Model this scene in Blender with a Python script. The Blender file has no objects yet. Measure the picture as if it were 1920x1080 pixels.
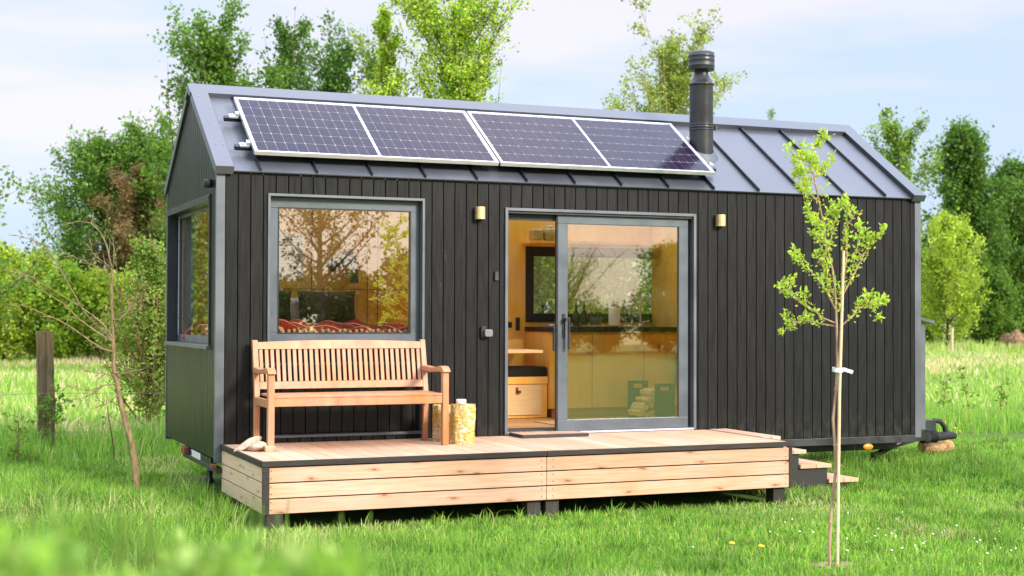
import bpy, math, random
import numpy as np
from mathutils import Vector, Matrix

R_ = math.radians
scn = bpy.context.scene
COL = scn.collection

# ------------------------------------------------------------------ camera
CAM = np.array([-2.34808, -12.06388, 1.60517])
YAW, PITCH, ROLL, FPX = 0.3934, 0.0187, 0.0029, 2721.5
_f = np.array([math.sin(YAW)*math.cos(PITCH), math.cos(YAW)*math.cos(PITCH), math.sin(PITCH)])
_r0 = np.array([math.cos(YAW), -math.sin(YAW), 0.0]); _u0 = np.cross(_r0, _f)
_R = math.cos(ROLL)*_r0 + math.sin(ROLL)*_u0
_U = -math.sin(ROLL)*_r0 + math.cos(ROLL)*_u0
cd = bpy.data.cameras.new("camera"); cam = bpy.data.objects.new("camera", cd); COL.objects.link(cam)
cd.sensor_width = 36.0; cd.lens = 36.0*FPX/1920.0
cd.clip_start = 0.05; cd.clip_end = 2000.0
cam.matrix_world = Matrix(((_R[0], _U[0], -_f[0], CAM[0]), (_R[1], _U[1], -_f[1], CAM[1]),
                           (_R[2], _U[2], -_f[2], CAM[2]), (0, 0, 0, 1)))
cd.dof.use_dof = True; cd.dof.focus_distance = 12.6; cd.dof.aperture_fstop = 2.8
scn.camera = cam

# ------------------------------------------------------------------ light
SUN = Vector((0.40, -0.84, 0.45)).normalized()
w = bpy.data.worlds.new("World"); scn.world = w; w.use_nodes = True
nt = w.node_tree; nt.nodes.clear()
def wn(t, **k):
    n = nt.nodes.new(t)
    for a, b in k.items(): setattr(n, a, b)
    return n
wo = wn("ShaderNodeOutputWorld"); bg = wn("ShaderNodeBackground"); bg.inputs[1].default_value = 0.085
sky = wn("ShaderNodeTexSky", sky_type='NISHITA', sun_disc=False)
sky.sun_elevation = math.asin(SUN.z); sky.sun_rotation = math.atan2(SUN.x, SUN.y)
sky.air_density = 1.0; sky.dust_density = 1.5; sky.ozone_density = 1.5
tc = wn("ShaderNodeTexCoord"); mp = wn("ShaderNodeMapping"); mp.inputs['Scale'].default_value = (1.4, 1.4, 7.5)
no = wn("ShaderNodeTexNoise"); no.inputs['Scale'].default_value = 1.7; no.inputs['Detail'].default_value = 6; no.inputs['Roughness'].default_value = .52
cr = wn("ShaderNodeValToRGB"); cr.color_ramp.elements[0].position = .41; cr.color_ramp.elements[1].position = .60
cr.color_ramp.elements[0].color = (4.15, 5.05, 6.45, 1); cr.color_ramp.elements[1].color = (6.0, 5.75, 6.35, 1)
mx = wn("ShaderNodeMix", data_type='RGBA'); mx.inputs[0].default_value = .86
L = nt.links.new
L(tc.outputs['Generated'], mp.inputs[0]); L(mp.outputs[0], no.inputs['Vector']); L(no.outputs[0], cr.inputs[0])
L(sky.outputs[0], mx.inputs[6]); L(cr.outputs[0], mx.inputs[7]); # an overcast-bright zenith above the paler horizon
sz = wn("ShaderNodeSeparateXYZ"); zr = wn("ShaderNodeMapRange"); zr.interpolation_type = 'SMOOTHSTEP'
zr.inputs[1].default_value = .22; zr.inputs[2].default_value = .95; zr.inputs[3].default_value = 1.0; zr.inputs[4].default_value = 3.7
zm = wn("ShaderNodeVectorMath", operation='SCALE')
L(tc.outputs['Generated'], sz.inputs[0]); L(sz.outputs[2], zr.inputs[0]); L(mx.outputs[2], zm.inputs[0]); L(zr.outputs[0], zm.inputs['Scale'])
L(zm.outputs[0], bg.inputs[0]); L(bg.outputs[0], wo.inputs[0])

sl = bpy.data.lights.new("sun", 'SUN'); so = bpy.data.objects.new("sun", sl); COL.objects.link(so)
sl.energy = 2.5; sl.angle = R_(13.0); sl.color = (1.0, .92, .82)
so.rotation_euler = SUN.to_track_quat('Z', 'Y').to_euler()
so.location = (20, -25, 18)
scn.view_settings.view_transform = 'Standard'; scn.view_settings.look = 'None'
scn.view_settings.exposure = 1.0; scn.view_settings.gamma = 1.0
scn.cycles.max_bounces = 8; scn.cycles.diffuse_bounces = 6; scn.cycles.glossy_bounces = 4
scn.cycles.transparent_max_bounces = 12; scn.cycles.transmission_bounces = 6
scn.cycles.caustics_reflective = False; scn.cycles.caustics_refractive = False
scn.cycles.sample_clamp_indirect = 6.0

# ------------------------------------------------------------------ helpers
def at(px, py, axis, val):
    d = _f + _R*(px-960)/FPX - _U*(py-540)/FPX
    i = 'XYZ'.index(axis); t = (val-CAM[i])/d[i]
    return CAM + d*t
def depth_of(p): return float((np.array(p)-CAM) @ _f)

def root_loc(o):
    v = Vector((0, 0, 0))
    while o is not None: v += o.location; o = o.parent
    return v
def thing(name, label, cat, loc=(0, 0, 0), group=None):
    o = bpy.data.objects.new(name, None); COL.objects.link(o); o.location = loc
    o.empty_display_size = .1
    o['label'] = label; o['category'] = cat
    if group: o['group'] = group
    return o
def tag(o, label, cat, group=None):
    o['label'] = label; o['category'] = cat
    if group: o['group'] = group
    return o
def kind(o, k): o['kind'] = k; return o
def copy_tree(o, parent=None, label=None):
    c = o.copy(); COL.objects.link(c); c.parent = parent
    if label: c['label'] = label
    for ch in list(o.children): copy_tree(ch, c)
    return c

class MB:
    """collects boxes, tubes, lathes and loose polygons; build() links them as ONE mesh object"""
    def __init__(s): s.v = []; s.f = []; s.sm = []
    def add(s, vs, fs, smooth=False):
        b = len(s.v); s.v += [tuple(map(float, v)) for v in vs]
        s.f += [tuple(b+i for i in f) for f in fs]; s.sm += [smooth]*len(fs)
        return s
    def box(s, x0, x1, y0, y1, z0, z1, M=None):
        vs = [(x, y, z) for x in (x0, x1) for y in (y0, y1) for z in (z0, z1)]
        if M is not None: vs = [M @ Vector(v) for v in vs]
        return s.add(vs, [(0, 1, 3, 2), (4, 6, 7, 5), (0, 4, 5, 1), (2, 3, 7, 6), (0, 2, 6, 4), (1, 5, 7, 3)])
    def beam(s, a, b, wx, wz, up=(0, 0, 1)):
        a, b = Vector(a), Vector(b); d = (b-a); l = d.length; d.normalize()
        x = d.cross(Vector(up)).normalized(); z = x.cross(d)
        M = Matrix((( x[0], d[0], z[0], a[0]), (x[1], d[1], z[1], a[1]), (x[2], d[2], z[2], a[2]), (0, 0, 0, 1)))
        return s.box(-wx/2, wx/2, 0, l, -wz/2, wz/2, M)
    def prism(s, pts, axis, a, b):
        """polygon pts (2-D in the two other axes, in order) extruded along axis from a to b"""
        def mk(p, t):
            return {'X': (t, p[0], p[1]), 'Y': (p[0], t, p[1]), 'Z': (p[0], p[1], t)}[axis]
        n = len(pts)
        vs = [mk(p, a) for p in pts]+[mk(p, b) for p in pts]
        fs = [tuple(range(n)), tuple(range(2*n-1, n-1, -1))]+[(i, i+n, (i+1) % n+n, (i+1) % n) for i in range(n)]
        return s.add(vs, fs)
    def tube(s, pts, rad, n=8, cap=True, smooth=True):
        P = [Vector(p) for p in pts]; m = len(P)
        rad = [rad]*m if not hasattr(rad, '__len__') else rad
        T0 = (P[1]-P[0]).normalized()
        u = T0.cross(Vector((0, 0, 1)))
        if u.length < 1e-3: u = T0.cross(Vector((0, 1, 0)))
        u.normalize(); vs = []
        for i in range(m):
            T = (P[min(i+1, m-1)]-P[max(i-1, 0)]).normalized()
            u = (u - T*u.dot(T)).normalized(); v = T.cross(u)
            for k in range(n):
                a = 2*math.pi*k/n
                vs.append(P[i]+(u*math.cos(a)+v*math.sin(a))*rad[i])
        fs = [(i*n+k, i*n+(k+1) % n, (i+1)*n+(k+1) % n, (i+1)*n+k) for i in range(m-1) for k in range(n)]
        s.add(vs, fs, smooth)
        if cap: s.add(vs[:n], [tuple(range(n-1, -1, -1))]); s.add(vs[-n:], [tuple(range(n))])
        return s
    def lathe(s, c, prof, n=24, smooth=True):
        vs = [(c[0]+r*math.cos(2*math.pi*k/n), c[1]+r*math.sin(2*math.pi*k/n), c[2]+z) for r, z in prof for k in range(n)]
        fs = [(i*n+k, i*n+(k+1) % n, (i+1)*n+(k+1) % n, (i+1)*n+k) for i in range(len(prof)-1) for k in range(n)]
        s.add(vs, fs, smooth)
        s.add(vs[:n], [tuple(range(n-1, -1, -1))]); s.add(vs[-n:], [tuple(range(n))])
        return s
    def build(s, name, mat, parent=None, bevel=0, auto=False):
        me = bpy.data.meshes.new(name)
        off = root_loc(parent) if parent is not None else Vector((0, 0, 0))
        me.from_pydata([tuple(Vector(v)-off) for v in s.v], [], s.f); me.update()
        me.polygons.foreach_set('use_smooth', s.sm)
        if mat: me.materials.append(mat)
        o = bpy.data.objects.new(name, me); COL.objects.link(o)
        if parent is not None: o.parent = parent
        if bevel:
            b = o.modifiers.new("bevel", 'BEVEL'); b.width = bevel; b.segments = 2; b.limit_method = 'ANGLE'
        return o

def np_mesh(name, V, F, mat, col=None, parent=None, smooth=False):
    """V (n,3) array, F list of index arrays (k,3)/(k,4); col (n,3) per-vertex own colour"""
    me = bpy.data.meshes.new(name)
    off = np.array(root_loc(parent)) if parent is not None else np.zeros(3)
    V = np.asarray(V, float)-off
    me.vertices.add(len(V)); me.vertices.foreach_set('co', V.astype(np.float32).ravel())
    loops = np.concatenate([f.ravel() for f in F]); tot = np.concatenate([np.full(len(f), f.shape[1]) for f in F])
    st = np.concatenate([[0], np.cumsum(tot)[:-1]])
    me.loops.add(len(loops)); me.loops.foreach_set('vertex_index', loops.astype(np.int32))
    me.polygons.add(len(tot)); me.polygons.foreach_set('loop_start', st.astype(np.int32))
    if smooth: me.polygons.foreach_set('use_smooth', np.ones(len(tot), bool))
    if col is not None:
        a = me.attributes.new('tint', 'FLOAT_COLOR', 'POINT')
        c4 = np.ones((len(V), 4), np.float32); c4[:, :3] = col; a.data.foreach_set('color', c4.ravel())
    me.update(calc_edges=True); me.validate()
    if mat: me.materials.append(mat)
    o = bpy.data.objects.new(name, me); COL.objects.link(o)
    if parent is not None: o.parent = parent
    return o

# ------------------------------------------------------------------ materials
def new_mat(name):
    m = bpy.data.materials.new(name); m.use_nodes = True
    return m, m.node_tree, m.node_tree.nodes['Principled BSDF']
def N(t, k, **a):
    n = t.nodes.new(k)
    for x, y in a.items(): setattr(n, x, y)
    return n
def noise_fac(t, scale, vec=(1, 1, 1), detail=4, lo=.35, hi=.65, rough=.55):
    tc = N(t, 'ShaderNodeTexCoord'); mp = N(t, 'ShaderNodeMapping'); mp.inputs['Scale'].default_value = vec
    no = N(t, 'ShaderNodeTexNoise'); no.inputs['Scale'].default_value = scale; no.inputs['Detail'].default_value = detail
    no.inputs['Roughness'].default_value = rough
    r = N(t, 'ShaderNodeMapRange'); r.inputs[1].default_value = lo; r.inputs[2].default_value = hi
    t.links.new(tc.outputs['Object'], mp.inputs[0]); t.links.new(mp.outputs[0], no.inputs['Vector']); t.links.new(no.outputs[0], r.inputs[0])
    return r.outputs[0], no.outputs[0]
def mixc(t, fac, a, b):
    m = N(t, 'ShaderNodeMix', data_type='RGBA')
    for sock, val in ((m.inputs[0], fac), (m.inputs[6], a), (m.inputs[7], b)):
        if hasattr(val, 'default_value') or hasattr(val, 'links'): t.links.new(val, sock)
        elif isinstance(val, (int, float)): sock.default_value = val
        else: sock.default_value = (*val, 1)
    return m.outputs[2]
def bump(t, p, h, strength=.3, dist=.004):
    b = N(t, 'ShaderNodeBump'); b.inputs['Strength'].default_value = strength; b.inputs['Distance'].default_value = dist
    t.links.new(h, b.inputs['Height']); t.links.new(b.outputs[0], p.inputs['Normal'])
def island(t):
    g = N(t, 'ShaderNodeNewGeometry'); return g.outputs['Random Per Island']

def plain(name, c, rough=.5, metal=0.0, var=.12, scale=12, spec=.5):
    m, t, p = new_mat(name)
    f, h = noise_fac(t, scale)
    c2 = tuple(x*(1-var) for x in c); c1 = tuple(min(1, x*(1+var)) for x in c)
    t.links.new(mixc(t, f, c2, c1), p.inputs['Base Color'])
    p.inputs['Roughness'].default_value = rough; p.inputs['Metallic'].default_value = metal
    p.inputs['Specular IOR Level'].default_value = spec
    r = N(t, 'ShaderNodeMapRange'); r.inputs[3].default_value = max(0, rough-.08); r.inputs[4].default_value = min(1, rough+.1)
    t.links.new(f, r.inputs[0]); t.links.new(r.outputs[0], p.inputs['Roughness'])
    return m
def wood(name, a, b, grain, rough=.6, knots=None, board_var=.16, scale=9, bumps=.25, spec=.35):
    """a/b light and dark of the grain; grain = mapping scale, small along the fibre"""
    m, t, p = new_mat(name)
    f, h = noise_fac(t, scale, grain, 6, .3, .7)
    f2, _ = noise_fac(t, 1.7, (1, 1, 1), 3, .3, .7)
    c = mixc(t, f, a, b)
    hs = N(t, 'ShaderNodeHueSaturation')
    r = N(t, 'ShaderNodeMapRange'); r.inputs[3].default_value = 1-board_var; r.inputs[4].default_value = 1+board_var
    isl = island(t); t.links.new(isl, r.inputs[0]); t.links.new(r.outputs[0], hs.inputs['Value'])
    r2 = N(t, 'ShaderNodeMapRange'); r2.inputs[3].default_value = .85; r2.inputs[4].default_value = 1.12
    t.links.new(f2, r2.inputs[0]); t.links.new(r2.outputs[0], hs.inputs['Saturation'])
    t.links.new(c, hs.inputs['Color']); out = hs.outputs[0]
    if knots:
        tc = N(t, 'ShaderNodeTexCoord'); sx = N(t, 'ShaderNodeSeparateXYZ'); t.links.new(tc.outputs['Object'], sx.inputs[0])
        ax = N(t, 'ShaderNodeMath', operation='ADD'); t.links.new(sx.outputs[0], ax.inputs[0]); t.links.new(sx.outputs[1], ax.inputs[1])
        sk = N(t, 'ShaderNodeMath', operation='MULTIPLY_ADD'); sk.inputs[1].default_value = .55; t.links.new(sx.outputs[2], sk.inputs[0]); t.links.new(ax.outputs[0], sk.inputs[2])
        cb = N(t, 'ShaderNodeCombineXYZ'); t.links.new(sk.outputs[0], cb.inputs[0]); t.links.new(sx.outputs[2], cb.inputs[1])
        mp = N(t, 'ShaderNodeMapping'); mp.inputs['Scale'].default_value = (knots[1][0], knots[1][2], 1); t.links.new(cb.outputs[0], mp.inputs[0])
        nn = N(t, 'ShaderNodeTexNoise'); nn.inputs['Scale'].default_value = 14; t.links.new(tc.outputs['Object'], nn.inputs['Vector'])
        ad = N(t, 'ShaderNodeMix', data_type='RGBA', blend_type='ADD'); ad.inputs[0].default_value = .10
        t.links.new(mp.outputs[0], ad.inputs[6]); t.links.new(nn.outputs['Color'], ad.inputs[7])
        vo = N(t, 'ShaderNodeTexVoronoi', voronoi_dimensions='2D'); vo.inputs['Scale'].default_value = 1.0; t.links.new(ad.outputs[2], vo.inputs['Vector'])
        for r0, r1, amt, kc in ((.05, .16, .55, knots[0]), (.02, .06, .8, tuple(v*.45 for v in knots[0]))):
            kr = N(t, 'ShaderNodeMapRange'); kr.inputs[1].default_value = r0; kr.inputs[2].default_value = r1; kr.inputs[3].default_value = amt; kr.inputs[4].default_value = 0
            t.links.new(vo.outputs['Distance'], kr.inputs[0]); out = mixc(t, kr.outputs[0], out, kc)
    t.links.new(out, p.inputs['Base Color']); p.inputs['Roughness'].default_value = rough
    p.inputs['Specular IOR Level'].default_value = spec
    bump(t, p, h, bumps, .002)
    return m

M = {}
def cladding():
    m, t, p = new_mat("dark stained board")
    f, h = noise_fac(t, 7, (9, 9, .55), 6, .3, .7)
    isl = island(t)
    c = mixc(t, f, (.0115, .0112, .0107), (.0195, .019, .0182))
    hs = N(t, 'ShaderNodeHueSaturation'); r = N(t, 'ShaderNodeMapRange'); r.inputs[3].default_value = .87; r.inputs[4].default_value = 1.12
    t.links.new(isl, r.inputs[0]); t.links.new(r.outputs[0], hs.inputs['Value']); t.links.new(c, hs.inputs['Color'])
    s1, _ = noise_fac(t, 5.5, (1, 1, .35), 7, .655, .74, .7)      # pale scuffs
    out = mixc(t, s1, hs.outputs[0], (.07, .069, .065))
    s2, _ = noise_fac(t, 70, (1, 1, .6), 2, .775, .80, .5); out = mixc(t, s2, out, (.13, .13, .12))          # pale specks
    tc = N(t, 'ShaderNodeTexCoord'); sx = N(t, 'ShaderNodeSeparateXYZ'); t.links.new(tc.outputs['Object'], sx.inputs[0])
    lo = N(t, 'ShaderNodeMapRange'); lo.inputs[1].default_value = .40; lo.inputs[2].default_value = .72; lo.inputs[3].default_value = 1; lo.inputs[4].default_value = 0
    t.links.new(sx.outputs[2], lo.inputs[0]); s3, _ = noise_fac(t, 16, (1, 1, .5), 6, .47, .66, .7)
    ml = N(t, 'ShaderNodeMath', operation='MULTIPLY'); t.links.new(lo.outputs[0], ml.inputs[0]); t.links.new(s3, ml.inputs[1]); out = mixc(t, ml.outputs[0], out, (.045, .042, .034))   # splash marks
    t.links.new(out, p.inputs['Base Color'])
    rr = N(t, 'ShaderNodeMapRange'); rr.inputs[3].default_value = .28; rr.inputs[4].default_value = .42
    t.links.new(f, rr.inputs[0]); t.links.new(rr.outputs[0], p.inputs['Roughness'])
    p.inputs['Specular IOR Level'].default_value = .16
    bump(t, p, h, .25, .002)
    return m
M['clad'] = cladding()
M['core'] = plain("black wall membrane", (.012, .012, .012), .9)
M['trim'] = plain("grey coated metal trim", (.13, .14, .154), .38, .35, .07, 3)
M['seam'] = plain('seam metal darkened as shade', (.022, .025, .032), .4, .2, .1, 4)  # near-black colour carries the shade on the seam sides
M['frame'] = plain("slate grey window metal", (.098, .115, .13), .38, .25, .06, 4)
M['dframe'] = plain("anthracite frame metal", (.028, .032, .038), .4, .2, .1, 4)
M['roof'] = plain("standing seam roof metal", (.135, .144, .168), .38, .5, .14, 1.3)
t_ = M['roof'].node_tree; p_ = t_.nodes['Principled BSDF']; _, hh_ = noise_fac(t_, 2.2, (1, 1, 1), 2); bump(t_, p_, hh_, .12, .03)      # slight oil-canning
M['black'] = plain("black coated metal", (.016, .016, .018), .38, .1)
M['rubber'] = plain("black rubber", (.02, .02, .02), .8)
M['flue'] = plain("charcoal flue pipe", (.055, .055, .058), .36, .55, .15, 5)
M['alu'] = plain("bare aluminium", (.66, .66, .68), .35, .6, .05)
M['steel'] = plain("galvanised steel", (.36, .37, .38), .45, .7, .15, 9)
M['brass'] = plain("brushed brass", (.78, .60, .28), .48, .7, .06, 20)
M['white'] = plain("white plastic", (.78, .78, .76), .5)
M['lining'] = wood("birch plywood lining", (.93, .57, .13), (.88, .47, .085), (3, 3, .7), .5, None, .05, 5, .05)
M['cabinet'] = wood("oiled birch cabinet front", (.95, .66, .12), (.90, .56, .08), (3, 3, .6), .42, ((.7, .36, .07), (1.6, 1, 1.9)), .05, 5, .05)
M['bounce_white'] = plain('white light-bouncing board', (.86, .86, .84), .7, 0, .03)  # white on unseen surfaces, added to bounce light into the rooms
M['pale'] = wood("pale beech board", (.80, .62, .38), (.72, .52, .3), (.6, 4, 4), .5, None, .05)
M['floor'] = wood("warm plank floor", (.62, .36, .16), (.5, .27, .11), (.5, 5, 5), .45, None, .12)
M['deck'] = wood("larch decking", (.66, .43, .285), (.53, .315, .19), (9, .5, 9), .68, None, .13, 8, .4)
M['fascia'] = wood("pine fascia plank", (.63, .40, .265), (.52, .29, .175), (.45, 9, 9), .62, ((.42, .17, .07), (1.7, 2.1, 6.4)), .1, 7, .3)
M['fascia_end'] = wood("weathered pine fascia plank", (.66, .50, .33), (.54, .39, .24), (9, .45, 9), .66, ((.34, .2, .09), (2.4, 2.1, 7.6)), .1, 7, .3)
M['bench'] = wood("oiled eucalyptus", (.58, .285, .14), (.45, .195, .085), (2, 4, .8), .5, None, .13, 6, .2)
M['darkwood'] = wood("dark weathered batten", (.042, .032, .026), (.02, .016, .013), (.6, 6, 6), .6, None, .15)
M['footwood'] = wood("grey weathered foot", (.09, .078, .065), (.035, .03, .026), (6, 6, .8), .8, None, .25, 8, .6)
M['post'] = wood("weathered fence post", (.26, .18, .08), (.07, .05, .034), (14, 14, .5), .85, None, .1, 7, 1.0)
M['stakewood'] = wood("peeled chestnut stake", (.66, .50, .33), (.52, .37, .22), (9, 9, .5), .7, None, .1)
M['stringer'] = plain("dark olive steel plate", (.018, .017, .014), .6)
M['stone'] = plain("cream limestone", (.47, .36, .27), .85, 0, .25, 22)
M['fabric'] = plain("black fabric", (.012, .012, .013), .95)
M['pillow'] = plain("dark moss linen", (.035, .036, .02), .95, 0, .2, 40)
M['linen'] = plain("white linen", (.74, .75, .78), .9, 0, .05)
M['rug'] = plain("woven beige rug", (.52, .36, .22), .95, 0, .25, 60)
M['mat'] = plain("dark coir mat", (.05, .045, .04), .95, 0, .6, 160)
M['glassy'] = plain("dark green bottle glass", (.012, .03, .012), .08)
M['ceramic'] = plain("ochre stoneware", (.46, .33, .10), .4)
M['concrete'] = plain("grey stoneware", (.12, .11, .09), .6)
M['paper'] = plain("white kitchen paper", (.84, .83, .78), .9, 0, .04)
M['poster'] = plain("cream poster paper", (.62, .60, .44), .8, 0, .04)
M['ink'] = plain("black ink", (.02, .02, .018), .8)
M['green_steel'] = plain("dark green coated steel", (.010, .016, .006), .5)
M['splitwood'] = wood("split firewood", (.80, .62, .36), (.58, .37, .17), (3, 3, 3), .8)
M['wax'] = plain("frosted candle glass", (.72, .70, .67), .3)
M['orange'] = plain("orange reflector", (.85, .27, .02), .3)
M['redlamp'] = plain("dull red tail lamp", (.22, .05, .035), .25)
M['lid'] = plain('grey socket lid', (.17, .17, .175), .45)
M['dim'] = plain('grey rubber key', (.10, .10, .10), .6)
M['plate'] = plain("white number plate", (.75, .75, .72), .4)
M['blue'] = plain("blue plate band", (.02, .07, .4), .4)
M['curtain'] = plain("grey sheer curtain", (.34, .37, .42), .9)
M['wire'] = plain("galvanised wire", (.25, .25, .23), .6, .4)
M['backsheet'] = plain("white panel backsheet", (.60, .59, .66), .35)

def cells():
    m, t, p = new_mat("monocrystalline cell")
    isl = island(t)
    c = mixc(t, isl, (.014, .009, .028), (.024, .015, .030))
    t.links.new(c, p.inputs['Base Color']); p.inputs['Roughness'].default_value = .13
    p.inputs['Specular IOR Level'].default_value = .16
    return m
M['cell'] = cells()

def glass(name, refl, tint):
    m, t, p = new_mat(name); t.nodes.remove(p)
    out = t.nodes['Material Output']
    tr = N(t, 'ShaderNodeBsdfTransparent'); tr.inputs[0].default_value = (*tint, 1)
    gl = N(t, 'ShaderNodeBsdfGlossy'); gl.inputs['Roughness'].default_value = .008; gl.inputs[0].default_value = (1, .98, .95, 1)
    lw = N(t, 'ShaderNodeLayerWeight'); lw.inputs[0].default_value = .5     # 1 - |cos|, the same from both faces
    pw = N(t, 'ShaderNodeMath', operation='POWER'); pw.inputs[1].default_value = 5.0; t.links.new(lw.outputs['Facing'], pw.inputs[0])
    ma = N(t, 'ShaderNodeMath', operation='MULTIPLY_ADD'); ma.inputs[1].default_value = 1-refl; ma.inputs[2].default_value = refl; ma.use_clamp = True
    ms = N(t, 'ShaderNodeMixShader')
    # each pane is a little out of true: a slow wobble
    nf, h = noise_fac(t, .8, (1, 1, 1), 1, 0, 1)
    b = N(t, 'ShaderNodeBump'); b.inputs['Strength'].default_value = .05; b.inputs['Distance'].default_value = .02
    t.links.new(h, b.inputs['Height']); t.links.new(b.outputs[0], gl.inputs['Normal'])
    t.links.new(pw.outputs[0], ma.inputs[0]); t.links.new(ma.outputs[0], ms.inputs[0])
    t.links.new(tr.outputs[0], ms.inputs[1]); t.links.new(gl.outputs[0], ms.inputs[2]); t.links.new(ms.outputs[0], out.inputs[0])
    return m
M['glass_win'] = glass("coated window glass", .27, (.99, .95, .80))
M['glass_door'] = glass("coated door glass", .18, (.99, .95, .80))
M['glass_end'] = glass("mirroring gable glass", .17, (.95, .96, .93))
M['glass_clear'] = glass("clear window glass", .12, (.92, .94, .90))

def leafmat(name, trans=.35, rough=.5, gloss=.35, upright=0):
    m, t, p = new_mat(name); out = t.nodes['Material Output']
    at_ = N(t, 'ShaderNodeAttribute', attribute_name='tint')
    t.links.new(at_.outputs['Color'], p.inputs['Base Color']); p.inputs['Roughness'].default_value = rough
    p.inputs['Specular IOR Level'].default_value = gloss
    tl = N(t, 'ShaderNodeBsdfTranslucent')
    g = N(t, 'ShaderNodeMix', data_type='RGBA', blend_type='MULTIPLY'); g.inputs[0].default_value = 1; g.inputs[7].default_value = (1.25, 1.3, .6, 1)
    t.links.new(at_.outputs['Color'], g.inputs[6]); t.links.new(g.outputs[2], tl.inputs[0])
    ms = N(t, 'ShaderNodeMixShader'); ms.inputs[0].default_value = trans
    if upright:                                          # a sward scatters light like a soft, mostly level surface
        ge = N(t, 'ShaderNodeNewGeometry'); va = N(t, 'ShaderNodeVectorMath', operation='SCALE'); va.inputs['Scale'].default_value = 1-upright
        vb = N(t, 'ShaderNodeVectorMath', operation='ADD'); vb.inputs[1].default_value = (0, 0, upright); vn = N(t, 'ShaderNodeVectorMath', operation='NORMALIZE')
        t.links.new(ge.outputs['Normal'], va.inputs[0]); t.links.new(va.outputs[0], vb.inputs[0]); t.links.new(vb.outputs[0], vn.inputs[0]); t.links.new(vn.outputs[0], p.inputs['Normal'])
    t.links.new(p.outputs[0], ms.inputs[1]); t.links.new(tl.outputs[0], ms.inputs[2]); t.links.new(ms.outputs[0], out.inputs[0])
    return m
M['leaf'] = leafmat("leaf", .45)
M['grass'] = leafmat("grass blade", .38, .6, .2, .38)
def bark(name, a, b, sc=12, vec=(1, 1, .35), bs=.8):
    m, t, p = new_mat(name)
    f, h = noise_fac(t, sc, vec, 7, .35, .65, .65)
    t.links.new(mixc(t, f, a, b), p.inputs['Base Color']); p.inputs['Roughness'].default_value = .85
    p.inputs['Specular IOR Level'].default_value = .2
    bump(t, p, h, bs, .02); return m
M['bark'] = bark("grey brown bark", (.05, .036, .024), (.15, .11, .075))
M['bark_pale'] = bark("pale young bark", (.36, .21, .13), (.56, .36, .24), 30)
M['bark_dry'] = bark("dry lichen bark", (.17, .115, .06), (.36, .26, .14), 30)
M['twig_red'] = bark("reddish twig bark", (.20, .10, .06), (.30, .18, .11), 30)
def lichen():
    m, t, p = new_mat("birch bark with yellow lichen")
    f, h = noise_fac(t, 26, (1, 1, 1.4), 6, .42, .58, .65)
    f2, h2 = noise_fac(t, 60, (1, 1, 2.2), 4, .56, .64)
    f3, _ = noise_fac(t, 9, (1, 1, 1), 3, .4, .62)
    c = mixc(t, f, (.60, .40, .07), (.78, .72, .55)); c = mixc(t, f3, c, (.62, .44, .08)); c = mixc(t, f2, c, (.11, .085, .05))
    t.links.new(c, p.inputs['Base Color']); p.inputs['Roughness'].default_value = .9
    bump(t, p, h, 1.0, .02); return m
M['lichen'] = lichen()
def groundmat(name, cols, sc):
    m, t, p = new_mat(name)
    f, h = noise_fac(t, sc[0], (1, 1, 1), 8, .35, .65, .7); f2, _ = noise_fac(t, sc[1], (1, 1, 1), 4, .4, .6)
    t.links.new(mixc(t, f2, mixc(t, f, cols[0], cols[1]), cols[2]), p.inputs['Base Color'])
    p.inputs['Roughness'].default_value = .95; p.inputs['Specular IOR Level'].default_value = .1
    bump(t, p, h, .6, .05); return m
M['lawn'] = groundmat("lawn soil and moss", ((.06, .13, .02), (.12, .22, .035), (.10, .15, .035)), (18, 1.2))
M['field'] = groundmat("meadow ground", ((.20, .27, .07), (.30, .33, .12), (.42, .36, .19)), (5, .22))
M['chock'] = groundmat('rough tan wood', ((.50, .30, .13), (.62, .42, .2), (.34, .2, .09)), (38, 12))
M['soil'] = groundmat("dry soil and straw", ((.30, .23, .15), (.46, .38, .27), (.22, .16, .1)), (30, 9))
M['earth'] = groundmat('reddish dug earth', ((.22, .13, .075), (.34, .22, .13), (.13, .08, .045)), (6, 3))
M['yellow'] = plain('dandelion yellow', (.85, .62, .02), .8)
def blanket():
    m, t, p = new_mat("red striped blanket")
    tc = N(t, 'ShaderNodeTexCoord'); sp = N(t, 'ShaderNodeSeparateXYZ'); t.links.new(tc.outputs['Object'], sp.inputs[0])
    wv = N(t, 'ShaderNodeTexWave', wave_type='BANDS', bands_direction='DIAGONAL'); wv.inputs['Scale'].default_value = 2.4; wv.inputs['Distortion'].default_value = 1.2
    t.links.new(tc.outputs['Object'], wv.inputs['Vector'])
    r = N(t, 'ShaderNodeMapRange'); r.inputs[1].default_value = .955; r.inputs[2].default_value = .97; t.links.new(wv.outputs['Fac'], r.inputs[0])
    f, h = noise_fac(t, 30)
    t.links.new(mixc(t, r.outputs[0], mixc(t, f, (.30, .008, .012), (.44, .015, .02)), (.75, .70, .58)), p.inputs['Base Color'])
    p.inputs['Roughness'].default_value = .95; bump(t, p, h, .5, .01); return m
M['blanket'] = blanket()

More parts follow.
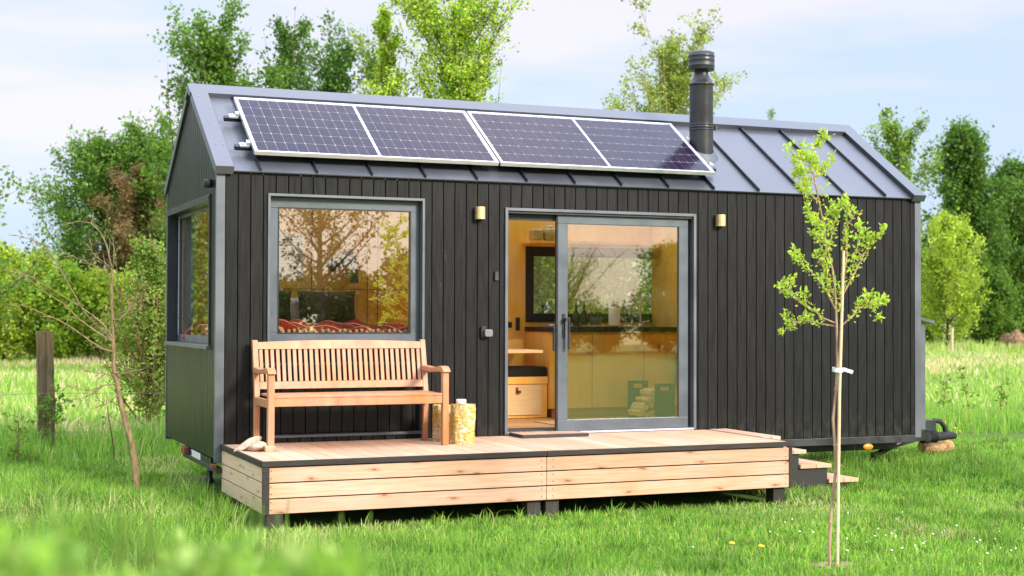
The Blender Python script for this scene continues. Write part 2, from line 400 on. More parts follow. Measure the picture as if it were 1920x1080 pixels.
# ------------------------------------------------------------------ the tiny house
XL, WD, ZB, ZE, ZR = 7.161, 2.5, .405, 2.803, 3.625
SA = math.atan2(ZR-ZE, WD/2); CS, SN = math.cos(SA), math.sin(SA); SLEN = (WD/2)/CS
def rp(x, t, o=0.0, back=False):
    y = t*CS - o*SN; z = ZE + t*SN + o*CS
    return (x, WD-y if back else y, z)
def rects(u0, u1, v0, v1, holes):
    us = sorted({u0, u1, *[h[0] for h in holes], *[h[1] for h in holes]}); vs = sorted({v0, v1, *[h[2] for h in holes], *[h[3] for h in holes]})
    us = [u for u in us if u0 <= u <= u1]; vs = [v for v in vs if v0 <= v <= v1]; out = []
    for a, b in zip(us, us[1:]):
        col = []
        for c, d in zip(vs, vs[1:]):
            if any(h[0]-1e-6 <= a and b <= h[1]+1e-6 and h[2]-1e-6 <= c and d <= h[3]+1e-6 for h in holes): continue
            if col and abs(col[-1][3]-c) < 1e-6: col[-1][3] = d
            else: col.append([a, b, c, d])
        out += col
    return out
FW = (.430, 1.824, .565, 2.626)          # front window opening  x0 x1 z0 z1
DR = (2.586, 4.545, .40, 2.571)          # sliding door opening
EW = (.236, 2.392, 1.316, 2.625)         # end window opening    y0 y1 z0 z1
KW = (3.80, 5.54, 1.53, 2.35)            # kitchen window in the back wall

house = thing("tiny_house", "dark timber clad tiny house on a trailer with solar panels on its metal gable roof", "tiny house", (3.58, 1.25, 0))

BP, GAP = .1072, .0095
# front cladding
mb = MB(); x = .072
while x < XL-.075:
    a, b = x+GAP/2, min(x+BP-GAP/2, XL-.072)
    hl = [h for h in (FW, DR) if h[0]-.02 < b and h[1]+.02 > a]
    segs = [(a, b, ZB, ZE-.015)]
    for h in hl:
        if h[0]-.02 <= a and b <= h[1]+.02:
            segs = [(a, b, h[3]+.0, ZE-.015)]
            if h[2] > ZB+.03: segs.append((a, b, ZB, h[2]))
        elif a < h[0] < b:
            segs = [(a, h[0]-.004, ZB, ZE-.015), (h[0]-.004, b, h[3], ZE-.015)] + ([(h[0]-.004, b, ZB, h[2])] if h[2] > ZB+.03 else [])
        elif a < h[1] < b:
            segs = [(h[1]+.004, b, ZB, ZE-.015), (a, h[1]+.004, h[3], ZE-.015)] + ([(a, h[1]+.004, ZB, h[2])] if h[2] > ZB+.03 else [])
    for s in segs: mb.box(s[0], s[1], 0, .02, s[2], s[3])
    x += BP
x = FW[0]+.03
while x < FW[1]-.03:                      # recessed boards below the window
    mb.box(x+GAP/2, min(x+BP-GAP/2, FW[1]-.028), .068, .083, FW[2]+.03, 1.365); x += BP
front = mb.build("wall", M['clad'], house)
# left end cladding
def gz(y): return ZE + (ZR-ZE)*(1-abs(y-WD/2)/(WD/2)) - .012
mb = MB(); y = .03
while y < WD-.03:
    a, b = y+GAP/2, min(y+BP-GAP/2, WD-.03)
    top = [(a, gz(a)), (b, gz(b))]
    if a < WD/2 < b: top = [(a, gz(a)), (WD/2, gz(WD/2)), (b, gz(b))]
    if b > EW[0] and a < EW[1]:
        a2, b2 = max(a, EW[0]), min(b, EW[1])
        mb.prism([(a2, EW[3])]+[(b2, EW[3])]+[(q[0], q[1]) for q in reversed([(min(max(t[0], a2), b2), gz(min(max(t[0], a2), b2))) for t in top])], 'X', 0, .02)
        mb.box(0, .02, a2, b2, ZB, EW[2])
        if a2 > a+.005: mb.prism([(a, ZB), (a2, ZB), (a2, gz(a2)), (a, gz(a))], 'X', 0, .02)
        if b2 < b-.005: mb.prism([(b2, ZB), (b, ZB), (b, gz(b)), (b2, gz(b2))], 'X', 0, .02)
    else:
        mb.prism([(a, ZB), (b, ZB)]+list(reversed(top)), 'X', 0, .02)
    y += BP
mb.build("wall", M['clad'], house)
# right end and back cladding
mb = MB(); y = .03
while y < WD-.03:
    a, b = y+GAP/2, min(y+BP-GAP/2, WD-.03)
    mb.prism([(a, ZB), (b, ZB), (b, gz(b)), (a, gz(a))], 'X', XL-.02, XL); y += BP
mb.build("wall", M['clad'], house)
mb = MB(); x = .072
while x < XL-.075:
    a, b = x+GAP/2, min(x+BP-GAP/2, XL-.072)
    if b > KW[0] and a < KW[1]: mb.box(a, b, WD-.02, WD, ZB, KW[2]).box(a, b, WD-.02, WD, KW[3], ZE-.015)
    else: mb.box(a, b, WD-.02, WD, ZB, ZE-.015)
    x += BP
mb.build("wall", M['clad'], house)
# wall core (black membrane seen in the board joints)
mb = MB()
for r in rects(.03, XL-.03, ZB+.002, ZE-.02, [FW, DR]): mb.box(r[0], r[1], .022, .105, r[2], r[3])
mb.box(FW[0], FW[1], .085, .105, FW[2], 1.36)
for r in rects(.03, XL-.03, ZB+.002, ZE-.02, [KW]): mb.box(r[0], r[1], WD-.115, WD-.022, r[2], r[3])
for r in rects(.107, WD-.117, ZB+.002, ZE-.02, [EW]): mb.box(.022, .105, r[0], r[1], r[2], r[3])
mb.box(XL-.105, XL-.022, .107, WD-.117, ZB+.002, ZE-.02)
for xx in (.022, XL-.04): mb.prism([(.03, ZE-.018), (WD-.03, ZE-.018), (WD/2, ZR-.05)], 'X', xx, xx+.018)
mb.build("wall_core", M['core'], house)
# inner lining: birch plywood on the back wall, unseen walls made white to bounce light inside
mb = MB()
for r in rects(.12, XL-.12, .545, 2.76, [KW]): mb.box(r[0], r[1], WD-.131, WD-.117, r[2], r[3])
mb.build("interior_lining", M['lining'], house)
mb = MB()
for r in rects(.12, XL-.12, .545, 2.76, [FW, DR]): mb.box(r[0], r[1], .107, .12, r[2], r[3])
for r in rects(.12, WD-.131, .545, 2.76, [EW]): mb.box(.107, .12, r[0], r[1], r[2], r[3])
mb.box(XL-.12, XL-.107, .12, WD-.131, .545, 2.76)
mb.build("interior_lining", M['bounce_white'], house)  # unseen walls, white to bounce light inside
mb = MB()
for r in rects(.12, XL-.12, .12, WD-.131, [(.2, 2.75, 1.12, 2.36), (2.88, 5.28, 1.12, 2.36)]): mb.box(r[0], r[1], r[2], r[3], 2.762, 2.78)  # left open beneath the roof openings added to light the rooms
mb.build("bounce_ceiling", M['bounce_white'], house)
mb = MB(); y = .11
while y < WD-.14: mb.box(.11, XL-.11, y, min(y+.138, WD-.135), .50, .54); y += .14
mb.build("interior_floor", M['floor'], house)
MB().box(5.335, 5.375, .135, WD-.14, .545, 2.755).build("partition", M['lining'], house)
mb = MB()
for z, x0 in ((2.1, 1.5), ): mb.box(.125, 2.75, WD-.137, WD-.1325, 1.865, 1.869)
for xx in (1.43, 2.02, 2.13): mb.box(xx, xx+.004, WD-.138, WD-.1328, 1.3, 2.75)
mb.build("panel_joint", M['darkwood'], house)

# trim
for (x0, x1, y0, y1) in ((-.006, .070, -.008, .028), (XL-.070, XL+.006, -.008, .028), (-.006, .07, WD-.028, WD+.008), (XL-.07, XL+.006, WD-.028, WD+.008)):
    MB().box(x0, x1, y0, y1, ZB-.03, ZE-.004).build("corner_trim", M['trim'], house, .003)
MB().box(.07, XL-.07, -.006, .02, ZE-.015, ZE-.003).build("eave_gap_strip", M['black'], house)  # black strip painted in for the dark gap under the roof edge
MB().box(.07, XL-.07, -.01, .021, ZB-.075, ZB-.004).build("skirt_trim", M['flue'], house, .003)

# roof
def slab(mb, x0, x1, t0, t1, o0, o1, back=False):
    P = [rp(x, t, o, back) for x in (x0, x1) for t in (t0, t1) for o in (o0, o1)]
    mb.add(P, [(0, 1, 3, 2), (4, 6, 7, 5), (0, 4, 5, 1), (2, 3, 7, 6), (0, 2, 6, 4), (1, 5, 7, 3)])
LIGHT_HOLES = ((.2, 2.75, .10, 1.38), (2.88, 5.28, .10, 1.38))      # unseen openings added in the back slope to light the rooms
mb = MB(); slab(mb, .01, XL-.01, -.035, SLEN, .012, .022)
for r in rects(.01, XL-.01, -.035, SLEN, LIGHT_HOLES): slab(mb, r[0], r[1], r[2], r[3], 0, .022, True)
roof = mb.build("roof", M['roof'], house); mb = MB()
for bk in (False, True):
    for xs in (.359, .845, 1.333, 1.821, 2.305, 2.786, 3.265, 3.74, 4.234, 4.725, 5.224, 5.722, 6.212, 6.705):
        if not (bk and any(q[0]-.02 < xs < q[1]+.02 for q in LIGHT_HOLES)): slab(mb, xs-.006, xs+.006, -.03, SLEN-.13, .0215, .052, bk)
    slab(mb, .129, XL-.129, SLEN-.1295, SLEN-.12, .0225, .064, bk)  # dark strip painted in for the shade under the ridge cap
    slab(mb, .1285, .1315, -.045, SLEN-.13, .0225, .066, bk); slab(mb, XL-.1315, XL-.1285, -.045, SLEN-.13, .0225, .066, bk)  # dark strips painted in for shade on the verge inner sides
mb.build("seams_and_shade_strips", M['seam'], roof)
for (x0, x1) in ((-.022, .128), (XL-.128, XL+.022)):
    mb = MB()
    for bk in (False, True): slab(mb, x0, x1, -.05, SLEN-.118, -.005, .068, bk)
    mb.build("verge_trim", M['roof'], roof)
mb = MB()
mb.add([rp(-.03, SLEN-.13, .068), rp(XL+.03, SLEN-.13, .068), (XL+.03, WD/2, ZR+.085), (-.03, WD/2, ZR+.085),
        rp(-.03, SLEN-.13, .02), rp(XL+.03, SLEN-.13, .02), (XL+.03, WD/2, ZR+.0), (-.03, WD/2, ZR+.0),
        rp(XL+.03, SLEN-.13, .068, True), rp(-.03, SLEN-.13, .068, True), rp(XL+.03, SLEN-.13, .02, True), rp(-.03, SLEN-.13, .02, True)],
       [(0, 1, 2, 3), (0, 4, 5, 1), (3, 2, 8, 9), (9, 8, 10, 11), (4, 7, 6, 5), (7, 11, 10, 6), (0, 3, 7, 4), (1, 5, 6, 2), (3, 9, 11, 7), (2, 6, 10, 8)])
mb.build("ridge_cap", M['roof'], roof)
for (xx, tt) in ((.04, .35), (.1, .35), (.045, .75), (.1, 1.05), (.03, 1.28), (7.09, .3), (7.1, .7), (7.09, 1.2)):
    c = rp(xx, tt, .069); MB().lathe(c, [(.006, -.002), (.006, .004), (.002, .006)], 8).build("screw", M['steel'], roof)

for q in LIGHT_HOLES:
    mb = MB(); slab(mb, q[0]+.002, q[1]-.002, q[2]+.002, q[2]+.06, -.05, .05, True); slab(mb, q[0]+.002, q[1]-.002, q[3]-.06, q[3]-.002, -.05, .05, True)
    slab(mb, q[0]+.002, q[0]+.06, q[2]+.06, q[3]-.06, -.05, .05, True); slab(mb, q[1]-.06, q[1]-.002, q[2]+.06, q[3]-.06, -.05, .05, True)
    rw = mb.build("added_roof_opening", M['frame'], roof)  # frame of an unseen opening added to let daylight in
# solar panels on their rails
PX0, PT0, PL2, PH, PO = .320, .100, 2.212, 1.05, .143
for i, (t, x0, x1) in enumerate(((.28, .185, 4.87), (.83, .185, 4.87))):
    mb = MB(); slab(mb, x0, x1, t-.022, t+.022, .062, .098)
    rail = mb.build("mounting_rail", M['black'], house)
    for cx in (x0+.085, x1-.085):
        mb = MB(); slab(mb, cx-.045, cx+.035, t-.03, t+.03, .098, .112); slab(mb, cx+.01, cx+.04, t-.025, t+.025, .112, .142)
        mb.lathe(rp(cx-.02, t, .112), [(.012, 0), (.012, .016), (.005, .017)], 10)
        mb.build("panel_clamp", M['alu'], rail)
for i in range(2):
    x0 = PX0+i*(PL2+.02); x1 = x0+PL2; fr = .018
    mb = MB()
    slab(mb, x0, x1, PT0, PT0+fr, PO-.035, PO); slab(mb, x0, x1, PT0+PH-fr, PT0+PH, PO-.035, PO)
    slab(mb, x0, x0+fr, PT0+fr, PT0+PH-fr, PO-.035, PO); slab(mb, x1-fr, x1, PT0+fr, PT0+PH-fr, PO-.035, PO)
    pan = mb.build("solar_panel", M['alu'], house)
    pan['label'] = ("solar panel at the gable end of the roof", "solar panel beside the chimney flue")[i]
    mb = MB(); slab(mb, x0+fr, x1-fr, PT0+fr, PT0+PH-fr, PO-.012, PO-.006); mb.build("backsheet", M['backsheet'], pan)
    mb = MB(); slab(mb, x0+fr, x1-fr, PT0+fr, PT0+PH-fr, PO-.017, PO-.0125); mb.build("darkening_sheet", M['black'], pan)  # unseen black sheet added to darken the roof strip below the panel
    mb = MB(); u0, u1 = x0+fr+.012, x1-fr-.012; v0, v1 = PT0+fr+.012, PT0+PH-fr-.012; mid = .024
    cw = (u1-u0-mid)/24; chh = (v1-v0)/6
    for c in range(24):
        ua = u0+c*cw+(mid if c >= 12 else 0)
        for r in range(6):
            va = v0+r*chh; g = .0029; k = .0045
            q = [(ua+g/2+k, va+g), (ua+cw-g/2-k, va+g), (ua+cw-g/2, va+g+k), (ua+cw-g/2, va+chh-g-k), (ua+cw-g/2-k, va+chh-g), (ua+g/2+k, va+chh-g), (ua+g/2, va+chh-g-k), (ua+g/2, va+g+k)]
            mb.add([rp(u, v, PO-.004) for u, v in q], [tuple(range(8))])
    mb.build("cell_grid", M['cell'], pan)

# chimney
cx, cy = 4.955, .60
mb = MB()
mb.lathe((cx, cy, 0), [(.118, 3.12), (.118, 3.90), (.119, 3.905), (.128, 3.91), (.128, 3.925), (.118, 3.93), (.07, 4.02), (.068, 4.07)], 40)
ch = mb.build("chimney", M['flue'], house)
mb = MB(); mb.lathe((cx, cy, 0), [(.10, 4.058), (.128, 4.06), (.131, 4.065), (.131, 4.10), (.134, 4.104), (.131, 4.108), (.131, 4.155), (.134, 4.16), (.131, 4.165), (.131, 4.195), (.134, 4.2), (.131, 4.205), (.128, 4.235), (.11, 4.245), (.03, 4.25)], 40)
mb.build("chimney_cap", M['flue'], ch)
mb = MB()
for z in (3.455, 3.505): mb.lathe((cx, cy, 0), [(.119, z), (.125, z+.004), (.125, z+.012), (.119, z+.016)], 40)
mb.lathe((cx, cy, 0), [(.119, 3.475), (.1225, 3.478), (.1225, 3.498), (.119, 3.501)], 40)
mb.tube([(cx+.12, cy-.05, 3.485), (cx+.165, cy-.07, 3.485)], .007, 8); mb.box(cx+.125, cx+.14, cy-.07, cy-.04, 3.462, 3.505)
mb.build("clamp_ring", M['flue'], ch)
mb = MB(); n = 40
ring = lambda r, dz: [(cx+r*math.cos(2*math.pi*k/n), cy+r*math.sin(2*math.pi*k/n), ZE+(cy+r*math.sin(2*math.pi*k/n))*math.tan(SA)+dz) for k in range(n)]
vs = ring(.165, .028)+ring(.150, .05)+ring(.122, .09)
mb.add(vs, [(i*n+k, i*n+(k+1) % n, (i+1)*n+(k+1) % n, (i+1)*n+k) for i in range(2) for k in range(n)], True)
mb.build("flashing", M['trim'], ch)

# front window
def frame_y(mb, x0, x1, z0, z1, y0, y1, t, b=None, tp=None):
    b = t if b is None else b; tp = t if tp is None else tp
    mb.box(x0, x1, y0, y1, z0, z0+b).box(x0, x1, y0, y1, z1-tp, z1).box(x0, x0+t, y0, y1, z0+b, z1-tp).box(x1-t, x1, y0, y1, z0+b, z1-tp)
mb = MB(); frame_y(mb, FW[0]+.024, FW[1]-.024, 1.368, FW[3]-.024, .062, .10, .088, .082, .092)
win = mb.build("window", M['frame'], house, .004)
mb = MB(); frame_y(mb, FW[0], FW[1], FW[2], FW[3], -.016, .112, .022); mb.build("surround", M['trim'], win, .002)
MB().box(FW[0]+.105, FW[1]-.105, .078, .084, 1.444, FW[3]-.11).build("pane", M['glass_win'], win)
mb = MB(); frame_y(mb, FW[0]+.103, FW[1]-.103, 1.442, FW[3]-.108, .058, .077, .010); mb.build("glazing_bead", M['black'], win)
# end window
def frame_x(mb, y0, y1, z0, z1, x0, x1, t):
    mb.box(x0, x1, y0, y1, z0, z0+t).box(x0, x1, y0, y1, z1-t, z1).box(x0, x1, y0, y0+t, z0+t, z1-t).box(x0, x1, y1-t, y1, z0+t, z1-t)
mb = MB(); frame_x(mb, EW[0]+.022, EW[1]-.022, EW[2]+.024, EW[3]-.022, .085, .125, .07)
ewin = mb.build("window", M['frame'], house, .003)
mb = MB(); frame_x(mb, EW[0], EW[1], EW[2], EW[3], -.016, .130, .02); mb.build("surround", M['dframe'], ewin, .002)
MB().box(-.035, .085, EW[0]-.01, EW[1]+.01, EW[2]-.008, EW[2]+.0235).build("sill", M['trim'], ewin, .002)
MB().box(.10, .106, EW[0]+.085, EW[1]-.085, EW[2]+.087, EW[3]-.085).build("pane", M['glass_end'], ewin)
MB().box(.079, .0845, EW[1]-.105, EW[1]-.075, EW[2]+.09, EW[3]-.06).build("seal_strip", M['alu'], ewin)
MB().box(-.02, .083, EW[0]+.02, EW[1]-.02, EW[3]-.06, EW[3]-.021).build("blind_box", M['black'], ewin)
# kitchen window
mb = MB(); frame_y(mb, KW[0], KW[1], KW[2], KW[3], WD-.14, WD+.005, .095, .095, .105)
kw = mb.build("window", M['black'], house, .003)
MB().box(KW[0]+.09, KW[1]-.09, WD-.06, WD-.054, KW[2]+.09, KW[3]-.1).build("pane", M['glass_clear'], kw)

# sliding door
mb = MB()
mb.box(DR[0], DR[0]+.028, -.02, .135, .53, DR[3]).box(DR[1]-.028, DR[1], -.02, .135, .53, DR[3]).box(DR[0]+.028, DR[1]-.028, -.02, .135, DR[3]-.026, DR[3])
df = mb.build("door_frame", M['trim'], house, .002)
mb = MB(); mb.box(DR[0]+.028, DR[1]-.028, .0, .135, DR[3]-.046, DR[3]-.027).box(DR[0]+.028, 3.12, .085, .134, DR[3]-.10, DR[3]-.047)
mb.box(DR[1]-.085, DR[1]-.029, .082, .134, .56, DR[3]-.05).box(DR[0]+.029, DR[0]+.04, .03, .134, .56, DR[3]-.05)
mb.build("door_track", M['dframe'], df)
mb = MB(); mb.box(DR[0]+.028, DR[1]-.028, -.02, .135, .530, .545); mb.build("threshold", M['alu'], df)
D0, D1, DZ0, DZ1 = 3.128, 4.487, .549, DR[3]-.048
mb = MB(); frame_y(mb, D0, D1, DZ0, DZ1, .035, .078, .1, .098, .078)
door = mb.build("sliding_door", M['frame'], house, .004)
# narrower right stile: the glass runs close to the frame there
MB().box(D0+.098, D1-.098, .052, .058, DZ0+.096, DZ1-.076).build("pane", M['glass_door'], door)
mb = MB(); mb.box(D0-.012, D0-.0005, .04, .075, DZ0, DZ1); mb.build("door_seal", M['black'], door)
mb = MB(); mb.box(D0+.042, D0+.072, .026, .0345, 1.40, 1.62); mb.box(D0+.05, D0+.066, -.02, .026, 1.545, 1.575); mb.box(D0+.078, D0+.098, -.028, -.008, 1.30, 1.56)
mb.box(D0+.05, D0+.098, -.028, -.008, 1.5605, 1.585)
mb.lathe((D0+.057, .024, 1.45), [(.008, -.01), (.008, .01)], 10)
mb.box(D0-.035, D0-.013, .05, .075, 1.28, 1.5)
mb.build("handle", M['black'], door, .003)

# things on the front wall
def rounded(mb, x0, x1, z0, z1, y0, y1, r, n=5):
    pts = []
    for cx_, cz_, a0 in ((x1-r, z0+r, -90), (x1-r, z1-r, 0), (x0+r, z1-r, 90), (x0+r, z0+r, 180)):
        for k in range(n+1):
            a = math.radians(a0+90*k/n); pts.append((cx_+r*math.cos(a), cz_+r*math.sin(a)))
    return mb.prism(pts, 'Y', y0, y1)
for cx_, zc in ((2.334, 2.512), (4.799, 2.514)):
    mb = MB(); n = 20; pts = []
    for k in range(n+1):
        a = math.pi*k/n; pts.append((cx_+.043*math.cos(a), -.045-.043*math.sin(a)))
    pts = [(cx_+.043, -.018)]+pts+[(cx_-.043, -.018)]
    mb.prism(pts, 'Z', zc-.055, zc+.055)
    lamp = mb.build("wall_lamp", M['brass'], house, .002)
    MB().box(cx_-.042, cx_+.042, -.0175, -.0005, zc-.053, zc+.053).build("back_plate", M['black'], lamp)
mb = MB(); rounded(mb, 2.484, 2.522, 1.915, 2.000, -.022, -.0005, .006); kp = mb.build("keypad", M['black'], house)
mb = MB()
for r in range(5):
    for c in range(2): mb.box(2.491+c*.014, 2.501+c*.014, -.025, -.0222, 1.923+r*.014, 1.931+r*.014)
mb.build("button", M['dim'], kp)
mb = MB(); rounded(mb, 2.352, 2.405, 1.405, 1.505, -.03, -.0005, .012); sb = mb.build("outdoor_socket", M['black'], house, .003)
mb = MB(); rounded(mb, 2.375, 2.45, 1.412, 1.478, -.068, -.0305, .018); mb.build("socket_lid", M['lid'], sb, .006)
mb = MB(); mb.lathe((-.045, .13, 2.70), [(.028, -.035), (.04, -.03), (.04, .03), (.028, .036)], 14); mb.tube([(-.005, .13, 2.70), (-.03, .13, 2.70)], .02, 8)
mb.build("outdoor_sensor", M['black'], house)
# trailer
mb = MB(); mb.box(.15, XL-.1, .12, 2.38, .33, ZB-.002); mb.box(.2, XL-.1, .25, .33, .24, .329).box(.2, XL-.1, 2.17, 2.25, .24, .329)
chs = mb.build("chassis", M['black'], house)
for xx in (3.15, 3.95):
    for yy in (.16, 2.15):
        mb = MB(); mb.lathe((0, 0, 0), [(.14, -.09), (.22, -.085), (.235, -.05), (.235, .05), (.22, .085), (.14, .09)], 28)
        mb.v = [(v[0]+xx, v[2]+yy+.05, v[1]+.235) for v in mb.v]
        wl = mb.build("wheel", M['rubber'], chs)
mb = MB(); mb.box(-.005, .06, -.06, 1.50, .295, .335); mb.build("bumper_bar", M['flue'], chs, .003)
mb = MB(); mb.box(.005, .05, .2, 1.5, .336, ZB-.012); mb.build("rear_panel", M['black'], chs)
for ya, yb in ((1.22, 1.40), ): 
    mb = MB(); mb.box(-.04, .0045, ya, yb, .337, ZB+.03-.035); mb.build("tail_lamp", M['redlamp'], chs, .006)
mb = MB(); mb.box(-.036, .004, -.06, .02, .337, ZB-.036); mb.build("tail_lamp", M['redlamp'], chs, .004)
mb = MB(); mb.box(-.002, .0045, .66, 1.10, .337, ZB-.012); pl = mb.build("number_plate", M['plate'], chs)
MB().box(-.003, -.0022, 1.05, 1.098, .34, ZB-.014).build("plate_band", M['blue'], pl)
mb = MB(); mb.tube([(.32, 1.9, .33), (.32, 1.9, .10)], .02, 8); mb.lathe((.32, 1.9, .0), [(.05, 0), (.05, .015), (.03, .05), (.035, .10), (.022, .13)], 14); mb.tube([(.32, 1.9, .25), (.55, 1.9, .26)], .012, 6)
mb.build("support_leg", M['flue'], chs)
mb = MB(); mb.tube([(6.87, .35, .18), (7.32, .38, .33)], .03, 8); mb.box(6.84, 6.90, .30, .40, .0, .2); mb.build("support_leg", M['black'], chs)
mb = MB(); mb.lathe((0, 0, 0), [(.001, -.012), (.05, -.01), (.055, 0), (.05, .008), (.001, .012)], 20)
mb.v = [(6.514+v[0]*1.1, -.005+v[2], .300+v[1]*.58) for v in mb.v]; mb.build("side_reflector", M['orange'], chs)
mb = MB(); mb.box(6.50, 6.53, .01, .06, .3, ZB-.08); mb.build("reflector_bracket", M['black'], chs)
mb = MB(); mb.box(XL-.1, 8.18, 1.12, 1.38, .22, .32)
mb.beam((XL-.1, .35, .29), (8.15, 1.18, .29), .07, .1); mb.beam((XL-.1, 2.15, .29), (8.15, 1.32, .29), .07, .1)
db = mb.build("drawbar", M['black'], chs)
mb = MB(); mb.box(8.02, 8.27, 1.13, 1.37, .321, .45); mb.build("drawbar_box", M['dframe'], db, .006)
mb = MB(); mb.tube([(8.17, 1.25, .25), (8.24, 1.25, .245), (8.26, 1.25, .245), (8.42, 1.25, .25), (8.55, 1.25, .26), (8.63, 1.25, .25)], [.075, .075, .055, .05, .05, .035], 10)
for k in range(5): mb.lathe((0, 0, k*.026-.05), [(.055, -.01), (.07, 0), (.055, .01)], 12)
mb.tube([(8.33, 1.25, .43), (8.42, 1.25, .42), (8.48, 1.25, .36), (8.50, 1.25, .28)], .028, 8)
mb.v = [v if not (abs(v[0]) < .08 and abs(v[1]) < .08) else (8.3+v[2], 1.25+v[0], .25+v[1]) for v in mb.v]
mb.build("hitch", M['rubber'], db)
mb = MB(); mb.box(XL+.008, XL+.24, .22, .95, .43, 1.52); lk = mb.build("storage_locker", M['trim'], house, .004)
mb = MB(); mb.prism([(XL+.008, 1.60), (XL+.008, 1.63), (XL+.32, 1.56), (XL+.32, 1.525)], 'Y', .17, 1.0); mb.build("locker_lid", M['trim'], lk)

# fitted kitchen, seat and shelf
mb = MB(); mb.box(3.805, 5.33, 1.762, 2.365, .63, 1.43); kit = mb.build("kitchen_cabinet", M['lining'], house)
MB().box(3.86, 5.33, 1.80, 2.365, .542, .6295).build("plinth", M['floor'], kit)
for xa, xb in ((3.812, 4.292), (4.304, 4.905), (4.919, 5.325)):
    MB().box(xa, xb, 1.74, 1.7615, .635, 1.405).build("cabinet_door", M['cabinet'], kit, .002)
MB().box(3.79, 5.332, 1.715, 2.366, 1.4305, 1.482).build("worktop", M['black'], kit, .002)
mb = MB(); mb.box(3.9, 4.4, 1.83, 2.2, 1.4825, 1.489)
for hx, hy in ((4.0, 1.93), (4.0, 2.1), (4.27, 2.1)): mb.lathe((hx, hy, 1.489), [(.06, 0), (.06, .012), (.03, .02)], 16)
mb.build("gas_hob", M['steel'], kit)
mb = MB(); P = [(5.03, 2.05, 1.483), (5.03, 2.05, 1.76)]+[(5.03+.055*(1-math.cos(a))*.9, 2.05-.03*(1-math.cos(a)), 1.76+.055*math.sin(a)) for a in np.linspace(.3, math.pi, 8)]+[(5.135, 1.985, 1.71)]
mb.tube(P, .0115, 10); mb.lathe((5.03, 2.05, 1.483), [(.025, 0), (.025, .03), (.012, .035)], 14); mb.tube([(5.05, 2.05, 1.53), (5.13, 2.03, 1.545)], .007, 8)
mb.build("tap", M['alu'], kit)
mb = MB(); mb.box(2.62, 3.79, 1.765, 2.365, .545, .895).box(2.62, 3.79, 1.745, 2.365, .896, .968); seat = mb.build("seat_box", M['lining'], house)
MB().box(2.9, 3.715, 1.742, 1.7645, .575, .885).build("drawer_front", M['pale'], seat, .002)
mb = MB(); mb.box(3.43, 3.45, 1.728, 1.7415, .80, .86).box(3.44, 3.475, 1.715, 1.7285, .80, .83); mb.build("latch", M['redlamp'], seat)
MB().box(2.62, 3.66, 2.10, 2.365, .97, 1.345).build("backrest_box", M['lining'], seat)
MB().box(2.6, 3.605, 1.45, 2.0, 1.222, 1.252).build("folding_table", M['pale'], house, .002)
MB().box(3.75, 5.3, 2.12, 2.364, 2.375, 2.405).build("wall_shelf", M['lining'], house)
MB().box(3.55, 3.635, 2.352, 2.3655, 1.47, 1.53).build("wall_socket", M['black'], house)
MB().box(3.685, 3.725, 2.345, 2.3655, 1.44, 1.58).build("switch_panel", M['black'], house)
mb = MB(); mb.tube([(1.865, 2.30, 1.93), (1.865, 2.30, 2.06)], .04, 16); mb.lathe((1.865, 2.30, 2.06), [(.04, 0), (.018, .02), (.018, .08)], 16)
mb.lathe((1.80, 2.26, 2.09), [(.105, 0), (.09, .05), (.062, .12), (.05, .15), (.02, .16)], 24); mb.tube([(1.865, 2.3, 2.13), (1.80, 2.28, 2.22), (1.66, 2.31, 2.15)], .012, 8)
mb.lathe((1.64, 2.31, 2.11), [(.02, -.06), (.07, -.03), (.075, .02), (.03, .06)], 18)
mb.build("reading_lamp", M['black'], house)

# ------------------------------------------------------------------ loose things indoors
mb = MB(); rounded(mb, 2.63, 3.785, .9695, 1.072, 1.75, 2.09, .03); tag(mb.build("seat_cushion", M['fabric'], None, .01), "thin black seat cushion on the wooden bench inside the open door", "cushion")
mb = MB(); mb.box(.14, 2.45, .14, 2.34, 1.02, 1.26); bed = thing("bed", "raised bed behind the big front window", "bed", (1.3, 1.2, .545))
mb.build("mattress", M['linen'], bed, .03)
MB().box(.14, 2.45, .14, 2.34, .545, 1.018).build("bed_base", M['lining'], bed)
# blanket: a rumpled sheet
nx, ny = 70, 50; V = []; F = []
rng = np.random.default_rng(5)
for j in range(ny+1):
    for i in range(nx+1):
        x = .15+2.28*i/nx; y = .15+1.85*j/ny
        z = 1.475+.045*math.sin(x*4.2+1.4)*math.cos(y*3+x)+.03*math.sin(x*9+y*7)+.018*math.sin(17*x-9*y)+.05*math.exp(-((x-.55)**2+(y-.45)**2)/.1)
        V.append((x, y, z))
for j in range(ny):
    for i in range(nx):
        a = j*(nx+1)+i; F.append((a, a+1, a+nx+2, a+nx+1))
mb = MB(); mb.add(V, F, True)
bl = mb.build("blanket", M['blanket']); sd = bl.modifiers.new("thick", 'SOLIDIFY'); sd.thickness = .17; sd.offset = -1
tag(bl, "red blanket with cream stripes spread on the bed behind the front window", "blanket")
mb = MB()
for i in range(26):
    px_ = .5+i*.05; 
    mb.lathe((px_, .14+.01*(i % 3), 1.462+.008*math.sin(i*2.1)), [(.003, -.02), (.012, -.014), (.016, 0), (.012, .012), (.003, .016)], 8)
fr_ = mb.build("fringe", M['linen'], bl)
